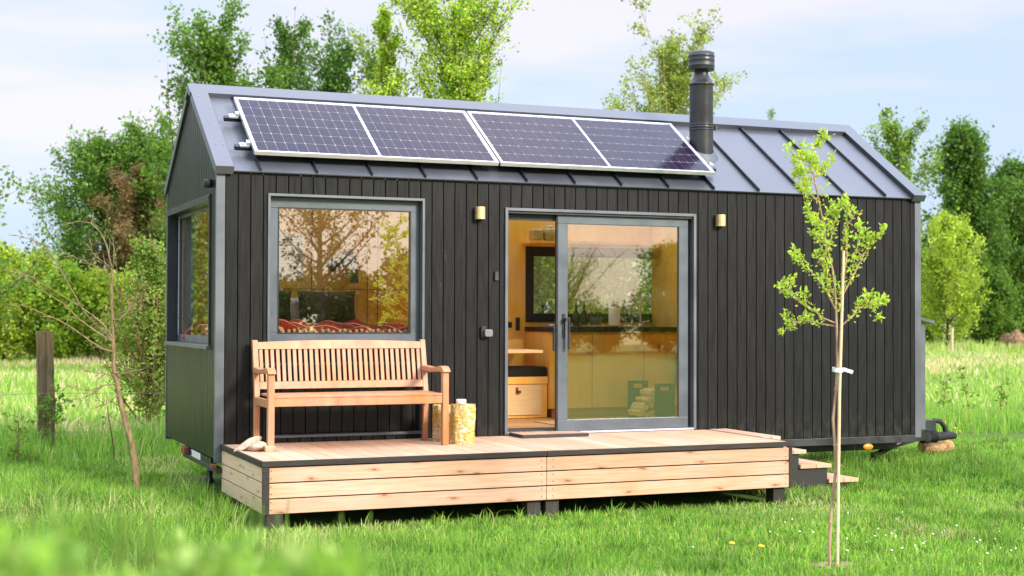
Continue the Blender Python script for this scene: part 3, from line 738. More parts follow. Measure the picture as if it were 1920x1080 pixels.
def cushion(name, c, w, h, d, tilt, mat, rz=0):
    V = []; F = []; n = 20
    for s in (1, -1):
        for j in range(n+1):
            for i in range(n+1):
                u, v = i/n*2-1, j/n*2-1
                k = max(0, (1-u**4)*(1-v**4))**.5
                pinch = 1-.07*(1-abs(u)**2)*abs(v)**3; pinch2 = 1-.07*(1-abs(v)**2)*abs(u)**3
                V.append((u*w/2*pinch2, s*d/2*k*(1+.1*math.sin(5*u+3*v)), v*h/2*pinch))
        o = 0 if s == 1 else (n+1)**2
        for j in range(n):
            for i in range(n):
                a = o+j*(n+1)+i; q = (a, a+1, a+n+2, a+n+1); F.append(q if s == -1 else q[::-1])
    Mx = Matrix.Translation(c) @ Matrix.Rotation(rz, 4, 'Z') @ Matrix.Rotation(tilt, 4, 'X')
    mb = MB(); mb.add([Mx @ Vector(v) for v in V], F, True)
    return mb.build(name, mat)
tag(cushion("pillow", (1.53, 2.12, 1.66), .62, .38, .17, -.2, M['pillow'], .05), "dark moss green pillow leaning upright in the middle of the bed", "pillow", "pillows on the bed")
tag(cushion("pillow", (1.40, 2.24, 1.60), .75, .36, .13, -.1, M['linen'], .02), "white pillow propped behind the dark moss green one", "pillow", "pillows on the bed")
tag(cushion("pillow", (.88, 2.08, 1.66), .55, .38, .17, -.25, M['pillow'], -.1), "dark pillow mostly hidden behind the left edge of the front window", "pillow", "pillows on the bed")
pst = MB().box(1.035, 1.346, 2.358, 2.3625, 1.975, 2.42).build("poster", M['poster']); tag(pst, "cream poster with black capital lettering on the wall above the bed", "poster")
def text(s, size, x, z, y, parent, mat, bold=0.0, wmax=None, name="lettering"):
    cu = bpy.data.curves.new("t", 'FONT'); cu.body = s; cu.size = size; cu.align_x = 'CENTER'; cu.offset = bold; cu.extrude = .0004; cu.resolution_u = 2
    ob = bpy.data.objects.new("t", cu); COL.objects.link(ob); bpy.context.view_layer.update()
    me = bpy.data.meshes.new_from_object(ob.evaluated_get(bpy.context.evaluated_depsgraph_get()))
    bpy.data.objects.remove(ob); bpy.data.curves.remove(cu)
    xs = [v.co.x for v in me.vertices]; k = 1 if not wmax else wmax/(max(xs)-min(xs)); out = MB()
    cx_ = (max(xs)+min(xs))/2
    out.v = [(x+(v.co.x-cx_)*k, y-v.co.z, z+v.co.y) for v in me.vertices]; out.f = [tuple(p.vertices) for p in me.polygons]; out.sm = [False]*len(out.f)
    return out
T = MB()
for s, sz, z in (("CREATE WITH THE", .018, 2.190), ("GO START CREATING", .022, 2.150), ("LIVE YOUR DREAM", .02, 2.118), ("AND SHARE", .04, 2.072), ("YOUR PASSION", .034, 2.028)):
    t_ = text(s, sz, 1.19, z, 2.3572, None, M['ink'], .0006, min(.27, sz*len(s)*.62))
    T.add(t_.v, t_.f)
for k, zz in enumerate((2.385, 2.36, 2.33, 2.30, 2.265, 2.235, 2.215)):      # lines too small to read
    xx = 1.07+.01*(k % 3)
    while xx < 1.30: T.box(xx, xx+.009, 2.3568, 2.3572, zz, zz+.008+.004*(k % 2)); xx += .013+(.008 if int(xx*1000) % 4 == 0 else 0)
T.build("lettering", M['ink'], pst)
mb = MB()
pts = [(.16+.016*math.sin(k*1.5), 2.28-.33*k/40) for k in range(41)]
mb.prism(pts+[(p[0]+.004, p[1]) for p in reversed(pts)], 'Z', 1.33, 2.6); tag(mb.build("curtain", M['curtain']), "grey sheer curtain gathered inside the gable end window", "curtain")
for i, bx_ in enumerate((4.232, 4.326)):
    mb = MB(); mb.lathe((bx_, 2.0, 1.483), [(.036, 0), (.038, .01), (.038, .11), (.03, .15), (.013, .175), (.012, .215), (.016, .217), (.016, .23), (.006, .24), (.003, .28)], 18)
    tag(mb.build("bottle", M['glassy']), ("slim dark oil bottle on the worktop, nearer the open doorway", "slim dark oil bottle on the worktop, nearer the utensil pot")[i], "bottle", "oil bottles on the kitchen worktop")
pot = thing("utensil_pot", "squat grey pot of dark utensils on the kitchen worktop", "pot", (4.464, 2.0, 1.483))
mb = MB(); mb.lathe((4.464, 2.0, 1.483), [(.05, 0), (.062, .01), (.062, .105), (.056, .106), (.05, .02)], 20); mb.build("pot", M['concrete'], pot)
mb = MB()
for a, b in ((-.02, -.05), (.0, .01), (.02, .04), (.01, .06)): mb.tube([(4.464+a, 2.0, 1.51), (4.464+b, 2.0+.02*a, 1.64)], [.006, .012], 6)
mb.build("utensils", M['black'], pot)
mb = MB(); mb.lathe((4.687, 2.0, 1.502), [(.062, 0), (.062, .2), (.02, .2), (.02, .02)], 24); pr_ = thing("paper_roll", "white kitchen paper roll standing on a wooden board by the tap", "kitchen roll", (4.687, 2.0, 1.502)); mb.build("roll", M['paper'], pr_)
mb = MB(); mb.lathe((4.687, 2.0, 1.502), [(.012, 0), (.012, .24), (.018, .25), (.012, .27), (.004, .275)], 10); mb.build("holder", M['darkwood'], pr_)
tag(MB().box(4.29, 4.84, 1.85, 2.1, 1.4895, 1.5015).build("chopping_board", M['pale'], None, .003), "long wooden chopping board lying on the dark worktop", "chopping board")
mb = MB(); mb.box(3.80, 3.925, 2.16, 2.3, 2.406, 2.53); tag(mb.build("storage_basket", M['ceramic'], None, .02), "square ochre basket on the high shelf inside the doorway", "basket")
mb = MB(); mb.lathe((4.005, 2.2, 2.4055), [(.055, 0), (.07, .02), (.07, .11), (.055, .135), (.05, .14), (.052, .15), (.03, .165), (.012, .17), (.015, .185), (.004, .19)], 22); tag(mb.build("lidded_jar", M['ceramic']), "round yellow lidded jar on the high shelf inside the doorway", "jar")
# firewood carriers
fh = thing("firewood_rack", "dark green steel firewood carrier with two slotted end plates behind the glass door", "firewood rack", (4.8, 1.35, .545))
def slotted(y0, y1, x0, x1, z1):
    mb = MB(); mb.box(x0, x1, y0, y1, .546, z1-.075)
    xm = (x0+x1)/2; mb.box(x0, xm-.052, y0, y1, z1-.0748, z1-.035).box(xm+.052, x1, y0, y1, z1-.0748, z1-.035).box(x0, x1, y0, y1, z1-.0348, z1)
    return mb
slotted(1.47, 1.48, 4.585, 4.82, .925).build("end_plate", M['green_steel'], fh)
slotted(1.16, 1.17, 4.735, 4.965, .905).build("end_plate", M['green_steel'], fh)
MB().add([(4.585, 1.17, .546), (4.965, 1.17, .546), (4.965, 1.468, .546), (4.585, 1.468, .546), (4.585, 1.17, .556), (4.965, 1.17, .556), (4.965, 1.468, .556), (4.585, 1.468, .556)], [(0, 3, 2, 1), (4, 5, 6, 7), (0, 1, 5, 4), (1, 2, 6, 5), (2, 3, 7, 6), (3, 0, 4, 7)]).build("base_plate", M['green_steel'], fh)
rr = random.Random(3)
logs = [(4.60, .60), (4.655, .585), (4.715, .60), (4.775, .595), (4.64, .665), (4.72, .675), (4.68, .735), (4.75, .745), (4.735, .805), (4.785, .67), (4.77, .82)]
llab = ["split firewood log at the bottom left of the stack", "split firewood log second along the bottom row", "split firewood log third along the bottom row", "split firewood log at the right of the bottom row",
        "split firewood log at the left of the second row", "split firewood log in the middle of the second row", "split firewood log at the left of the third row", "split firewood log at the right of the third row", "split firewood log near the top of the stack",
        "split firewood log at the right of the second row", "split firewood log topmost in the stack"]
for (lx, lz), la in zip(logs, llab):
    a0 = rr.uniform(0, 6.28); r = rr.uniform(.036, .046); ang = [0, 1.1, 2.4, 3.0, 4.4, 5.3]
    pts = [(lx+r*rr.uniform(.75, 1.1)*math.cos(a0+a), lz+r*rr.uniform(.75, 1.1)*math.sin(a0+a)) for a in ang]
    mb = MB(); mb.prism(pts, 'Y', 1.19, 1.45)
    tag(mb.build("firewood_log", M['splitwood'], None, .004), la, "log", "split logs in the firewood carrier")
hb = thing("hearth_brush", "hearth brush with a pale wooden handle hanging by the cabinet", "brush", (5.29, 1.66, 1.0))
mb = MB(); mb.tube([(5.235, 1.64, 1.30), (5.255, 1.64, 1.20)], .014, 10); mb.build("handle", M['pale'], hb)
mb = MB(); mb.tube([(5.255, 1.64, 1.20), (5.235, 1.64, 1.12), (5.26, 1.64, 1.04)], .006, 6); mb.tube([(5.26, 1.64, 1.2), (5.29, 1.65, 1.05), (5.285, 1.65, .83)], [.012, .035, .05], 10); mb.build("bristles", M['green_steel'], hb)
tag(MB().box(3.42, 4.5, .75, 1.25, .5405, .549).build("woven_rug", M['rug']), "beige woven rug on the wooden floor inside the door", "rug")
tag(MB().box(2.66, 3.30, .16, .45, .5405, .552).build("coir_mat", M['mat']), "dark coir mat just inside the open doorway", "doormat")

# ------------------------------------------------------------------ porch deck
deck = thing("porch_deck", "raised larch deck with plank fascia in front of the tiny house", "deck", (2.35, -.75, 0))
DX0, DX1, DXM, DZ, DB = .050, 4.643, 2.332, .525, .142
def dfy(x): return -1.553+(x-DX0)*(.074/(DX1-DX0))       # the deck stands slightly askew to the wall
mb = MB(); x = DX0+.012; bw = .1395
while x < DX1-.03:
    b = min(x+bw-.005, DX1-.004)
    if not (DXM-.002 < x < DXM): pass
    y0a, y0b = dfy(x)+.03, dfy(b)+.03
    vs = [(x, y0a, DZ-.028), (b, y0b, DZ-.028), (b, -.022, DZ-.028), (x, -.022, DZ-.028), (x, y0a, DZ), (b, y0b, DZ), (b, -.022, DZ), (x, -.022, DZ)]
    mb.add(vs, [(0, 3, 2, 1), (4, 5, 6, 7), (0, 1, 5, 4), (1, 2, 6, 5), (2, 3, 7, 6), (3, 0, 4, 7)])
    x += bw
mb.build("decking", M['deck'], deck, .002)
# dark edge batten along the front (in two lengths) and the left side
mb = MB()
for xa, xb in ((DX0-.01, DXM-.002), (DXM+.002, DX1+.006)):
    ya, yb = dfy(xa), dfy(xb)
    vs = [(xa, ya-.012, DZ-.036), (xb, yb-.012, DZ-.036), (xb, yb+.026, DZ-.036), (xa, ya+.026, DZ-.036), (xa, ya-.012, DZ+.004), (xb, yb-.012, DZ+.004), (xb, yb+.026, DZ+.004), (xa, ya+.026, DZ+.004)]
    mb.add(vs, [(0, 3, 2, 1), (4, 5, 6, 7), (0, 1, 5, 4), (1, 2, 6, 5), (2, 3, 7, 6), (3, 0, 4, 7)])
mb.box(DX0-.012, DX0+.009, dfy(DX0)+.027, -.02, DZ-.036, DZ+.004)
mb.box(DX1-.003, DX1+.006, dfy(DX1)+.027, -1.02, DZ-.036, DZ+.002)
mb.build("edge_batten", M['darkwood'], deck, .002)
ang = math.atan2(.074, DX1-DX0)
fh_ = (DZ-.037-DB)/3
mb = MB(); me_ = MB()
for k in range(3):
    z0 = DB+k*fh_; z1 = z0+fh_-.009
    for xa, xb in ((DX0+.046, DXM-.002), (DXM+.002, DX1-.028)):
        ya, yb = dfy(xa), dfy(xb)
        vs = [(xa, ya, z0), (xb, yb, z0), (xb, yb+.022, z0), (xa, ya+.022, z0), (xa, ya, z1), (xb, yb, z1), (xb, yb+.022, z1), (xa, ya+.022, z1)]
        mb.add(vs, [(0, 3, 2, 1), (4, 5, 6, 7), (0, 1, 5, 4), (1, 2, 6, 5), (2, 3, 7, 6), (3, 0, 4, 7)])
    me_.box(DX0, DX0+.022, dfy(DX0)+.024, -.03, z0, z1)
mb.build("front_fascia", M['fascia'], deck, .003); me_.build("side_fascia", M['fascia_end'], deck, .003)
mb = MB(); mb.box(DX0-.003, DX0+.0455, dfy(DX0)-.008, dfy(DX0)+.0235, DB-.002, DZ-.037); mb.build("corner_batten", M['darkwood'], deck)
mb = MB(); mb.box(DX1-.0275, DX1+.004, dfy(DX1)-.006, dfy(DX1)+.03, DB-.004, DZ-.037); mb.build("corner_batten", M['darkwood'], deck)
mb = MB()
for yy in (-1.43, -.8, -.1): mb.box(DX0+.06, DX1-.06, yy, yy+.045, DB+.03, DZ-.03)
mb.box(DX1-.06, DX1-.03, -1.40, -.03, DB, DZ-.03)
mb.build("joist", M['core'], deck)
for xa, ya, w_, mt in ((.075, -1.54, .13, 'darkwood'), (2.185, -1.47, .115, 'footwood'), (2.345, -1.47, .115, 'footwood'), (4.485, -1.44, .115, 'darkwood'), (.12, -.28, .12, 'darkwood'), (4.48, -.28, .12, 'darkwood')):
    MB().box(xa, xa+w_, ya, ya+.12, -.03, DB-.003).build("foot", M[mt], deck, .004)
# fixing screws as shallow discs on the fascia
mb = MB()
for xa in (DX0+.06, DXM-.045, DXM+.055, DX1-.06):
    for k in range(3):
        for dz in (.03, .085):
            yy = dfy(xa)-.0015; zz = DB+k*fh_+dz; n = 8
            MB().prism([(xa+.0045*math.cos(2*math.pi*q/n), zz+.0045*math.sin(2*math.pi*q/n)) for q in range(n)], 'Y', yy, yy+.003).build("screw", M['darkwood'], deck)

steps = thing("deck_steps", "short flight of wooden treads on dark side plates at the right end of the deck", "steps", (5.0, -.55, 0))
for (xa, xb, zt) in ((4.655, 4.845, .532), (4.845, 5.115, .402), (5.055, 5.385, .268), (5.36, 5.68, .128)):
    mb = MB(); wv = (xb-xa-.006)/2
    for k in range(2): mb.box(xa+k*(wv+.006), xa+k*(wv+.006)+wv, -1.0, -.06, zt-.034, zt)
    mb.build("tread", M['deck'], steps, .002)
for yy in (-.975, -.11):
    mb = MB(); mb.prism([(4.66, .12), (4.66, .496), (4.82, .496), (4.82, .366), (5.05, .366), (5.05, .232), (5.355, .232), (5.355, .092), (5.60, .092), (5.60, -.02), (5.0, -.02)], 'Y', yy, yy+.02)
    mb.build("side_plate", M['stringer'], steps)

# ------------------------------------------------------------------ bench
bench = thing("garden_bench", "slatted wooden garden bench with curved armrests on the deck under the window", "bench", (1.035, -.43, DZ))
BX0, BX1 = .280, 1.800
def back_y(z): return -.205+(z-.94)*.22            # rake of the back
for x0 in (BX0, BX1-.052):
    mb = MB(); P = [(.525, -.185), (.93, -.20), (1.16, -.152), (1.392, -.100)]
    pl_ = [(y-.022, z) for z, y in P]+[(y+.026, z) for z, y in reversed(P)]
    mb.prism(pl_, 'X', x0, x0+.045); mb.build("leg", M['bench'], bench, .004)
for x0 in (BX0, BX1-.052):
    MB().box(x0, x0+.052, -.71, -.655, .525, 1.128).build("leg", M['bench'], bench, .005)
    MB().box(x0+.006, x0+.04, -.655, -.205, .86, .925).build("side_rail", M['bench'], bench, .003)
    arm = [(-.17, 1.128), (-.17, 1.172), (-.30, 1.166), (-.42, 1.160), (-.53, 1.168), (-.62, 1.180), (-.675, 1.178), (-.715, 1.160), (-.735, 1.135), (-.725, 1.128), (-.70, 1.1285), (-.655, 1.129), (-.60, 1.136), (-.50, 1.126), (-.40, 1.120), (-.28, 1.124)]
    MB().prism(arm, 'X', x0-.008, x0+.060).build("armrest", M['bench'], bench, .006)
MB().box(BX0+.053, BX1-.053, -.700, -.672, .872, .938).build("apron", M['bench'], bench, .003)
mb = MB(); yy = -.705
for k in range(7): mb.box(BX0+.054, BX1-.054, yy, yy+.062, .9385, .957); yy += .070
mb.build("seat", M['bench'], bench, .003)
def raked(mb, x0, x1, z0, z1, t0, t1):
    vs = [(x, back_y(z)+t, z) for x in (x0, x1) for t in (t0, t1) for z in (z0, z1)]
    mb.add(vs, [(0, 1, 3, 2), (4, 6, 7, 5), (0, 4, 5, 1), (2, 3, 7, 6), (0, 2, 6, 4), (1, 5, 7, 3)])
mb = MB()
xs = np.linspace(BX0+.046, BX1-.052, 17); crown = [1.372+.018*(1-((x-(BX0+BX1)/2)/.75)**2) for x in xs]
for i in range(16):
    vs = [(x, back_y(z)+t, z) for x, zt in ((xs[i], crown[i]), (xs[i+1], crown[i+1])) for t in (-.012, .016) for z in (1.318, zt)]
    mb.add(vs, [(0, 1, 3, 2), (4, 6, 7, 5), (0, 4, 5, 1), (2, 3, 7, 6)]+([(0, 2, 3, 1)] if i == 0 else [])+([(4, 5, 7, 6)] if i == 15 else []))
mb.build("top_rail", M['bench'], bench)
mb = MB(); raked(mb, BX0+.046, BX1-.052, .988, 1.048, -.012, .016); mb.build("lower_rail", M['bench'], bench, .003)
mb = MB(); raked(mb, BX0+.046, BX1-.052, 1.178, 1.202, .0145, .03); mb.build("back_brace", M['darkwood'], bench, .002)
n = 30; pitch = (BX1-BX0-.098)/n
for k in range(n):
    xc = BX0+.046+pitch*(k+.5); mb = MB(); raked(mb, xc-.0145, xc+.0145, 1.0485, 1.3175, -.004, .010); mb.build("back_slat", M['bench'], bench, .002)

# ------------------------------------------------------------------ things standing on the deck
def stump(name, label, x, y, r, h, seed):
    t = thing(name, label, "log", (x, y, DZ), "birch logs by the bench"); rg = random.Random(seed); nk, nz = 44, 26; V = []
    ph = [rg.uniform(0, 6.28) for _ in range(8)]
    for j in range(nz+1):
        z = DZ+h*j/nz
        for k in range(nk):
            a = 2*math.pi*k/nk
            rr_ = r*(1+.05*math.sin(2*a+ph[0])+.03*math.sin(3*a+ph[1]+2*z)+.03*math.sin(7*a+ph[2]+9*z)+.035*math.sin(31*z+3*a+ph[3])*math.sin(5*a+ph[4])+rg.uniform(-.03, .03))
            V.append((x+rr_*math.cos(a)+.03*(z-DZ), y+rr_*math.sin(a), z+rg.uniform(-.003, .003)))
    F = [(j*nk+k, j*nk+(k+1) % nk, (j+1)*nk+(k+1) % nk, (j+1)*nk+k) for j in range(nz) for k in range(nk)]
    mb = MB(); mb.add(V, F); mb.build("bark", M['lichen'], t)
    mb = MB(); mb.add([(x+.03*h+.97*r*math.cos(2*math.pi*k/24), y+.97*r*math.sin(2*math.pi*k/24), DZ+h-.004) for k in range(24)], [tuple(range(24))]); mb.build("cut_end", M['splitwood'], t)
    return t
stump("upright_log", "upright birch log with yellow lichen bark and a candle glass on top", 1.958, -.60, .108, .330, 2)
stump("upright_log", "thinner upright log half hidden behind the bench leg", 1.90, -.27, .088, .305, 5)
mb = MB(); mb.lathe((1.955, -.585, DZ+.331), [(.036, 0), (.043, .004), (.044, .034), (.040, .039), (.036, .037), (.036, .012), (.01, .012)], 24); tag(mb.build("candle_glass", M['wax']), "frosted candle glass standing on the lichen covered log", "candle glass")
mat = thing("doormat", "slatted wooden doormat with dark edges in front of the open door", "doormat", (2.94, -.19, DZ))
mb = MB(); 
for k in range(16): mb.box(2.63+k*.0395, 2.63+k*.0395+.031, -.335, -.045, DZ+.0215, DZ+.030)
mb.build("slats", M['deck'], mat)
mb = MB(); mb.box(2.62, 3.262, -.345, -.335, DZ+.001, DZ+.031).box(2.62, 3.262, -.045, -.035, DZ+.001, DZ+.031).box(2.62, 2.63, -.335, -.045, DZ+.001, DZ+.031).box(3.252, 3.262, -.335, -.045, DZ+.001, DZ+.031).box(2.63, 3.252, -.335, -.045, DZ+.001, DZ+.021); mb.build("rubber_base", M['mat'], mat)
import bmesh
def rock(name, c, s, seed, rot=(0, 0, 0)):
    bm = bmesh.new(); bmesh.ops.create_icosphere(bm, subdivisions=3, radius=1); rg = random.Random(seed)
    dirs = [(Vector((rg.gauss(0, 1), rg.gauss(0, 1), rg.gauss(0, 1))).normalized(), rg.uniform(.6, .85)) for _ in range(9)]
    E_ = Matrix.Rotation(rot[1], 4, 'Y') @ Matrix.Rotation(rot[2], 4, 'Z')
    for v in bm.verts:
        p = v.co.copy()
        for d, l in dirs:
            k = p.dot(d)
            if k > l: p -= d*(k-l)*.9
        p = Vector((p.x*s[0], p.y*s[1], p.z*s[2])); v.co = E_ @ p+Vector(c)
    me = bpy.data.meshes.new(name); bm.to_mesh(me); bm.free(); me.materials.append(M['stone'])
    o = bpy.data.objects.new(name, me); COL.objects.link(o); return o
tag(rock("stone", (.205, -.70, DZ+.038), (.085, .07, .045), 4, (0, .1, .4)), "rounded cream stone on the deck against the bench leg", "stone", "stones on the deck corner")
tag(rock("stone", (.135, -.60, DZ+.048), (.135, .06, .038), 9, (0, -.42, 0)), "long pinkish stone leaning over the rounded one at the deck corner", "stone", "stones on the deck corner")
tag(MB().prism([(.262-.02, DZ+.001), (.30, DZ+.001), (.318, DZ+.045), (.238, DZ+.048)], 'Y', -.80, -.74).build("wooden_wedge", M['deck'], None, .003), "small wooden wedge lying between the stones and the front bench leg", "wedge")

# ------------------------------------------------------------------ foliage builders
def leaf_cards(P, D, size, rng, width=.55, fold=.25):
    """one folded 6-vertex leaf per row of P (base), pointing along D"""
    n = len(P); D = D/np.linalg.norm(D, axis=1, keepdims=True)
    rv = rng.normal(size=(n, 3)); S = np.cross(D, rv); S /= np.linalg.norm(S, axis=1, keepdims=True)+1e-9
    Nn = np.cross(S, D); s = size[:, None]
    V = np.empty((n, 6, 3))
    V[:, 0] = P; V[:, 1] = P+D*s*.38+S*s*width*.5+Nn*s*fold*.35; V[:, 2] = P+D*s*.72+S*s*width*.36+Nn*s*fold*.2
    V[:, 3] = P+D*s; V[:, 4] = P+D*s*.72-S*s*width*.36+Nn*s*fold*.2; V[:, 5] = P+D*s*.38-S*s*width*.5+Nn*s*fold*.35
    b = (np.arange(n)*6)[:, None]
    return V.reshape(-1, 3), [b+np.array([[0, 1, 2, 3]]), b+np.array([[0, 3, 4, 5]])]
def quad_cards(P, D, size, rng, width=.7):
    n = len(P); D = D/np.linalg.norm(D, axis=1, keepdims=True)
    rv = rng.normal(size=(n, 3)); S = np.cross(D, rv); S /= np.linalg.norm(S, axis=1, keepdims=True)+1e-9
    Nn = np.cross(S, D); s = size[:, None]
    V = np.empty((n, 4, 3)); V[:, 0] = P; V[:, 1] = P+D*s*.5+S*s*width*.5+Nn*s*.12; V[:, 2] = P+D*s; V[:, 3] = P+D*s*.5-S*s*width*.5+Nn*s*.12
    return V.reshape(-1, 3), [(np.arange(n)*4)[:, None]+np.array([[0, 1, 2, 3]])]
def hues(n, rng, base, spread=.22, alt=None, alt_p=.25):
    """own leaf colour, leaf by leaf"""
    c = np.tile(np.array(base, float), (n, 1))
    if alt is not None:
        k = rng.random(n) < alt_p; c[k] = alt
    c *= (1+spread*rng.normal(size=(n, 1))).clip(.45, 1.7); c *= 1+.06*rng.normal(size=(n, 3))
    return c.clip(.004, .9)
def curve_pts(a, d, length, bend, rng, n=5, wob=.06):
    a = np.array(a, float); d = np.array(d, float); d /= np.linalg.norm(d); out = [a]
    for i in range(n):
        d = d+np.array(bend)/n+rng.normal(size=3)*wob; d /= np.linalg.norm(d); a = a+d*length/n; out.append(a)
    return np.array(out)

def tree(name, label, cat, pos, height, rad, base=.18, n_limb=26, up=.7, leaf=.12, n_leaf=9000, col=(.08, .16, .025), alt=None, alt_p=.3, seed=1,
         trunk=.12, profile=None, clump=.28, bark='bark', bend=.5, group='trees beyond the tiny house', spires=0, lean=(0, 0), spread=.15, tw=3, wide=.7, inner=.25, holes=.34, tight=.42):
    rng = np.random.default_rng(seed)
    pos = np.array(pos, float); root = thing(name, label, cat, tuple(pos), group)
    prof = profile or (lambda h: math.sin(math.pi*min(1, (h*.86+.12)))**.7)
    top = pos+np.array([lean[0], lean[1], height*.94]); n = 9
    tr = np.array([pos+(top-pos)*i/n+np.array([rng.normal()*.012*height, rng.normal()*.012*height, 0])*(0 < i) for i in range(n+1)]); tr[0, 2] -= .1
    wood_ = MB(); wood_.tube(tr, [trunk*(1-.93*i/n)+.006 for i in range(n+1)], 7)
    C = []; Rr = []; Dd = []
    def trunk_at(h): q = h*n; i = min(int(q), n-1); return tr[i]+(tr[i+1]-tr[i])*(q-i)
    for i in range(n_limb):
        h = base+(1-base)*((i+rng.random())/n_limb)**.9*.97
        hh = (h-base)/(1-base)
        az = i*2.39996+rng.normal()*.35
        ln = rad*prof(hh)*rng.uniform(.45, 1.4)/max(.45, math.cos(up*.9))
        el = up*rng.uniform(.7, 1.15)
        d = np.array([math.cos(az)*math.cos(el), math.sin(az)*math.cos(el), math.sin(el)])
        a = trunk_at(h)
        pts = curve_pts(a, d, ln, (0, 0, bend), rng, 5)
        r0 = max(.012, trunk*.42*(1-h*.75))
        wood_.tube(pts, [r0*(1-.85*k/5)+.003 for k in range(6)], 5, False)
        for t in np.linspace(inner, 1, 5):
            q = t*5; k = min(int(q), 4); p = pts[k]+(pts[k+1]-pts[k])*(q-k)
            C.append(p); Rr.append(clump*rng.uniform(.6, 1.25)*(1.1-.35*t)); Dd.append(pts[k+1]-pts[k])
            for _ in range(tw):
                dd = (pts[k+1]-pts[k]); dd = dd/np.linalg.norm(dd)+rng.normal(size=3)*.75+np.array([0, 0, .35*up]); l2 = ln*.30*rng.uniform(.5, 1.2)
                p2 = curve_pts(p, dd, l2, (0, 0, bend*.6), rng, 3)
                if rng.random() < .6: wood_.tube(p2, [.010, .007, .005, .003], 3, False)
                for s in (1, 2, 3): C.append(p2[s]); Rr.append(clump*rng.uniform(.45, .9)); Dd.append(p2[s]-p2[s-1])
    for i in range(spires):
        az = rng.uniform(0, 6.28); rr_ = rad*rng.uniform(0, .75); h0 = rng.uniform(.55, .8)*height
        a = pos+np.array([math.cos(az)*rr_, math.sin(az)*rr_, h0]); pts = curve_pts(a, (math.cos(az)*.15, math.sin(az)*.15, 1), min(height*1.03-h0, height*.34)*rng.uniform(.6, 1.0), (0, 0, .3), rng, 6, .04)
        wood_.tube(pts, [.02, .016, .012, .009, .006, .004, .003], 4, False)
        for s in range(1, 7):
            for _ in range(3): C.append(pts[s]+rng.normal(size=3)*clump*.35); Rr.append(clump*(.62-.06*s)); Dd.append(pts[s]-pts[s-1])
    n_leaf = int(n_leaf*2.1); leaf = leaf*.78
    C = np.array(C); Rr = np.array(Rr); Dd = np.array(Dd); Dd /= np.linalg.norm(Dd, axis=1, keepdims=True)+1e-9
    keep = rng.random(len(C)) > holes; C, Rr, Dd = C[keep], Rr[keep], Dd[keep]
    wgt = Rr**2; wgt /= wgt.sum(); idx = rng.choice(len(C), n_leaf, p=wgt)
    P = C[idx]+rng.normal(size=(n_leaf, 3))*Rr[idx][:, None]*tight
    # true the whole plant up to its measured height and spread
    kz = height/max(.1, np.percentile(P[:, 2]-pos[2], 99.6)); kr = rad/max(.1, np.percentile(np.hypot(P[:, 0]-pos[0], P[:, 1]-pos[1]), 96))
    if n_leaf > 300:
        K = np.array([kr, kr, kz]); P = pos+(P-pos)*K
        wood_.v = [tuple(pos+(np.array(v)-pos)*K) for v in wood_.v]
    wood_.build("trunk", M[bark], root)
    P[:, 2] = np.maximum(P[:, 2], pos[2]+.05)
    D = Dd[idx]*.5+rng.normal(size=(n_leaf, 3))*.75+np.array([0, 0, -.15])
    size = leaf*rng.uniform(.65, 1.3, n_leaf)
    V, F = quad_cards(P, D, size, rng, wide)
    chue = 1+.16*rng.normal(size=len(C))                 # clumps differ a little in their own green
    c = hues(n_leaf, rng, col, spread, alt, alt_p)*chue[idx][:, None].clip(.6, 1.5)
    np_mesh("crown", V, F, M['leaf'], np.repeat(c.clip(.004, .9), 4, 0), root)
    return root
def gpos(px, Y):
    d = _f + _R*(px-960)/FPX - _U*(591-540)/FPX
    t = (Y-CAM[1])/d[1]; return np.array([CAM[0]+d[0]*t, Y, 0.0])
def tall(px, Y, top): 
    z = depth_of(gpos(px, Y)); return CAM[2]+(591-top)/FPX*z
def wid(px, Y, half): return 1.08*half/FPX*depth_of(gpos(px, Y))

round_ = lambda h: math.sqrt(max(.03, 1-(2*h-1)**2*.93))
bushy = lambda h: max(.18, (1-h**2.6))
cone = lambda h: max(.15, 1.15-h**1.6)
G1 = (.115, .22, .033); G2 = (.16, .285, .042); LIME = (.47, .60, .065); OLV = (.33, .42, .085); DK = (.08, .17, .03)
def tr(name, label, px, half, top, Y, seed, cat="tree", **k):
    h = tall(px, Y, top)
    return tree(name, label, cat, gpos(px, Y), h, wid(px, Y, half), seed=seed, **k)
tr("deciduous_tree", "dark green fine leaved tree at the left edge of the wood, reaching the ground", 185, 105, 262, 42, 11, col=G1, alt=G2, base=.08, n_limb=44, up=.75, leaf=.15, n_leaf=15000, profile=bushy, clump=.42, trunk=.12, spires=3)
tr("deciduous_tree", "broad mid green tree half hidden by the gable end wall", 285, 88, 232, 41, 12, col=G2, alt=G1, base=.25, n_limb=34, up=.7, leaf=.19, n_leaf=9000, profile=round_, clump=.55, trunk=.15)
tr("russet_tree", "tree with reddish brown spring foliage left of the gable end wall", 255, 72, 318, 40, 13, col=(.27, .15, .085), alt=(.22, .22, .07), alt_p=.35, base=.2, n_limb=34, up=.45, leaf=.12, n_leaf=8000, profile=round_, clump=.38, trunk=.13, bend=.2)
tr("aspen_tree", "tall loose crowned tree rising behind the gable left of the solar panels", 405, 98, 18, 29, 14, col=G1, alt=G2, base=.12, n_limb=40, up=.95, leaf=.155, n_leaf=10500, profile=lambda h: .55+.55*math.sin(math.pi*min(1, h*.95+.05)), clump=.40, trunk=.14, bend=.5, spires=8)
tr("poplar_tree", "narrow dark poplar second from the left above the solar panels", 535, 42, 42, 33, 15, col=DK, alt=G1, base=.1, n_limb=34, up=1.05, leaf=.15, n_leaf=6500, profile=lambda h: .8, clump=.36, trunk=.1, spires=6, group="poplars behind the roof")
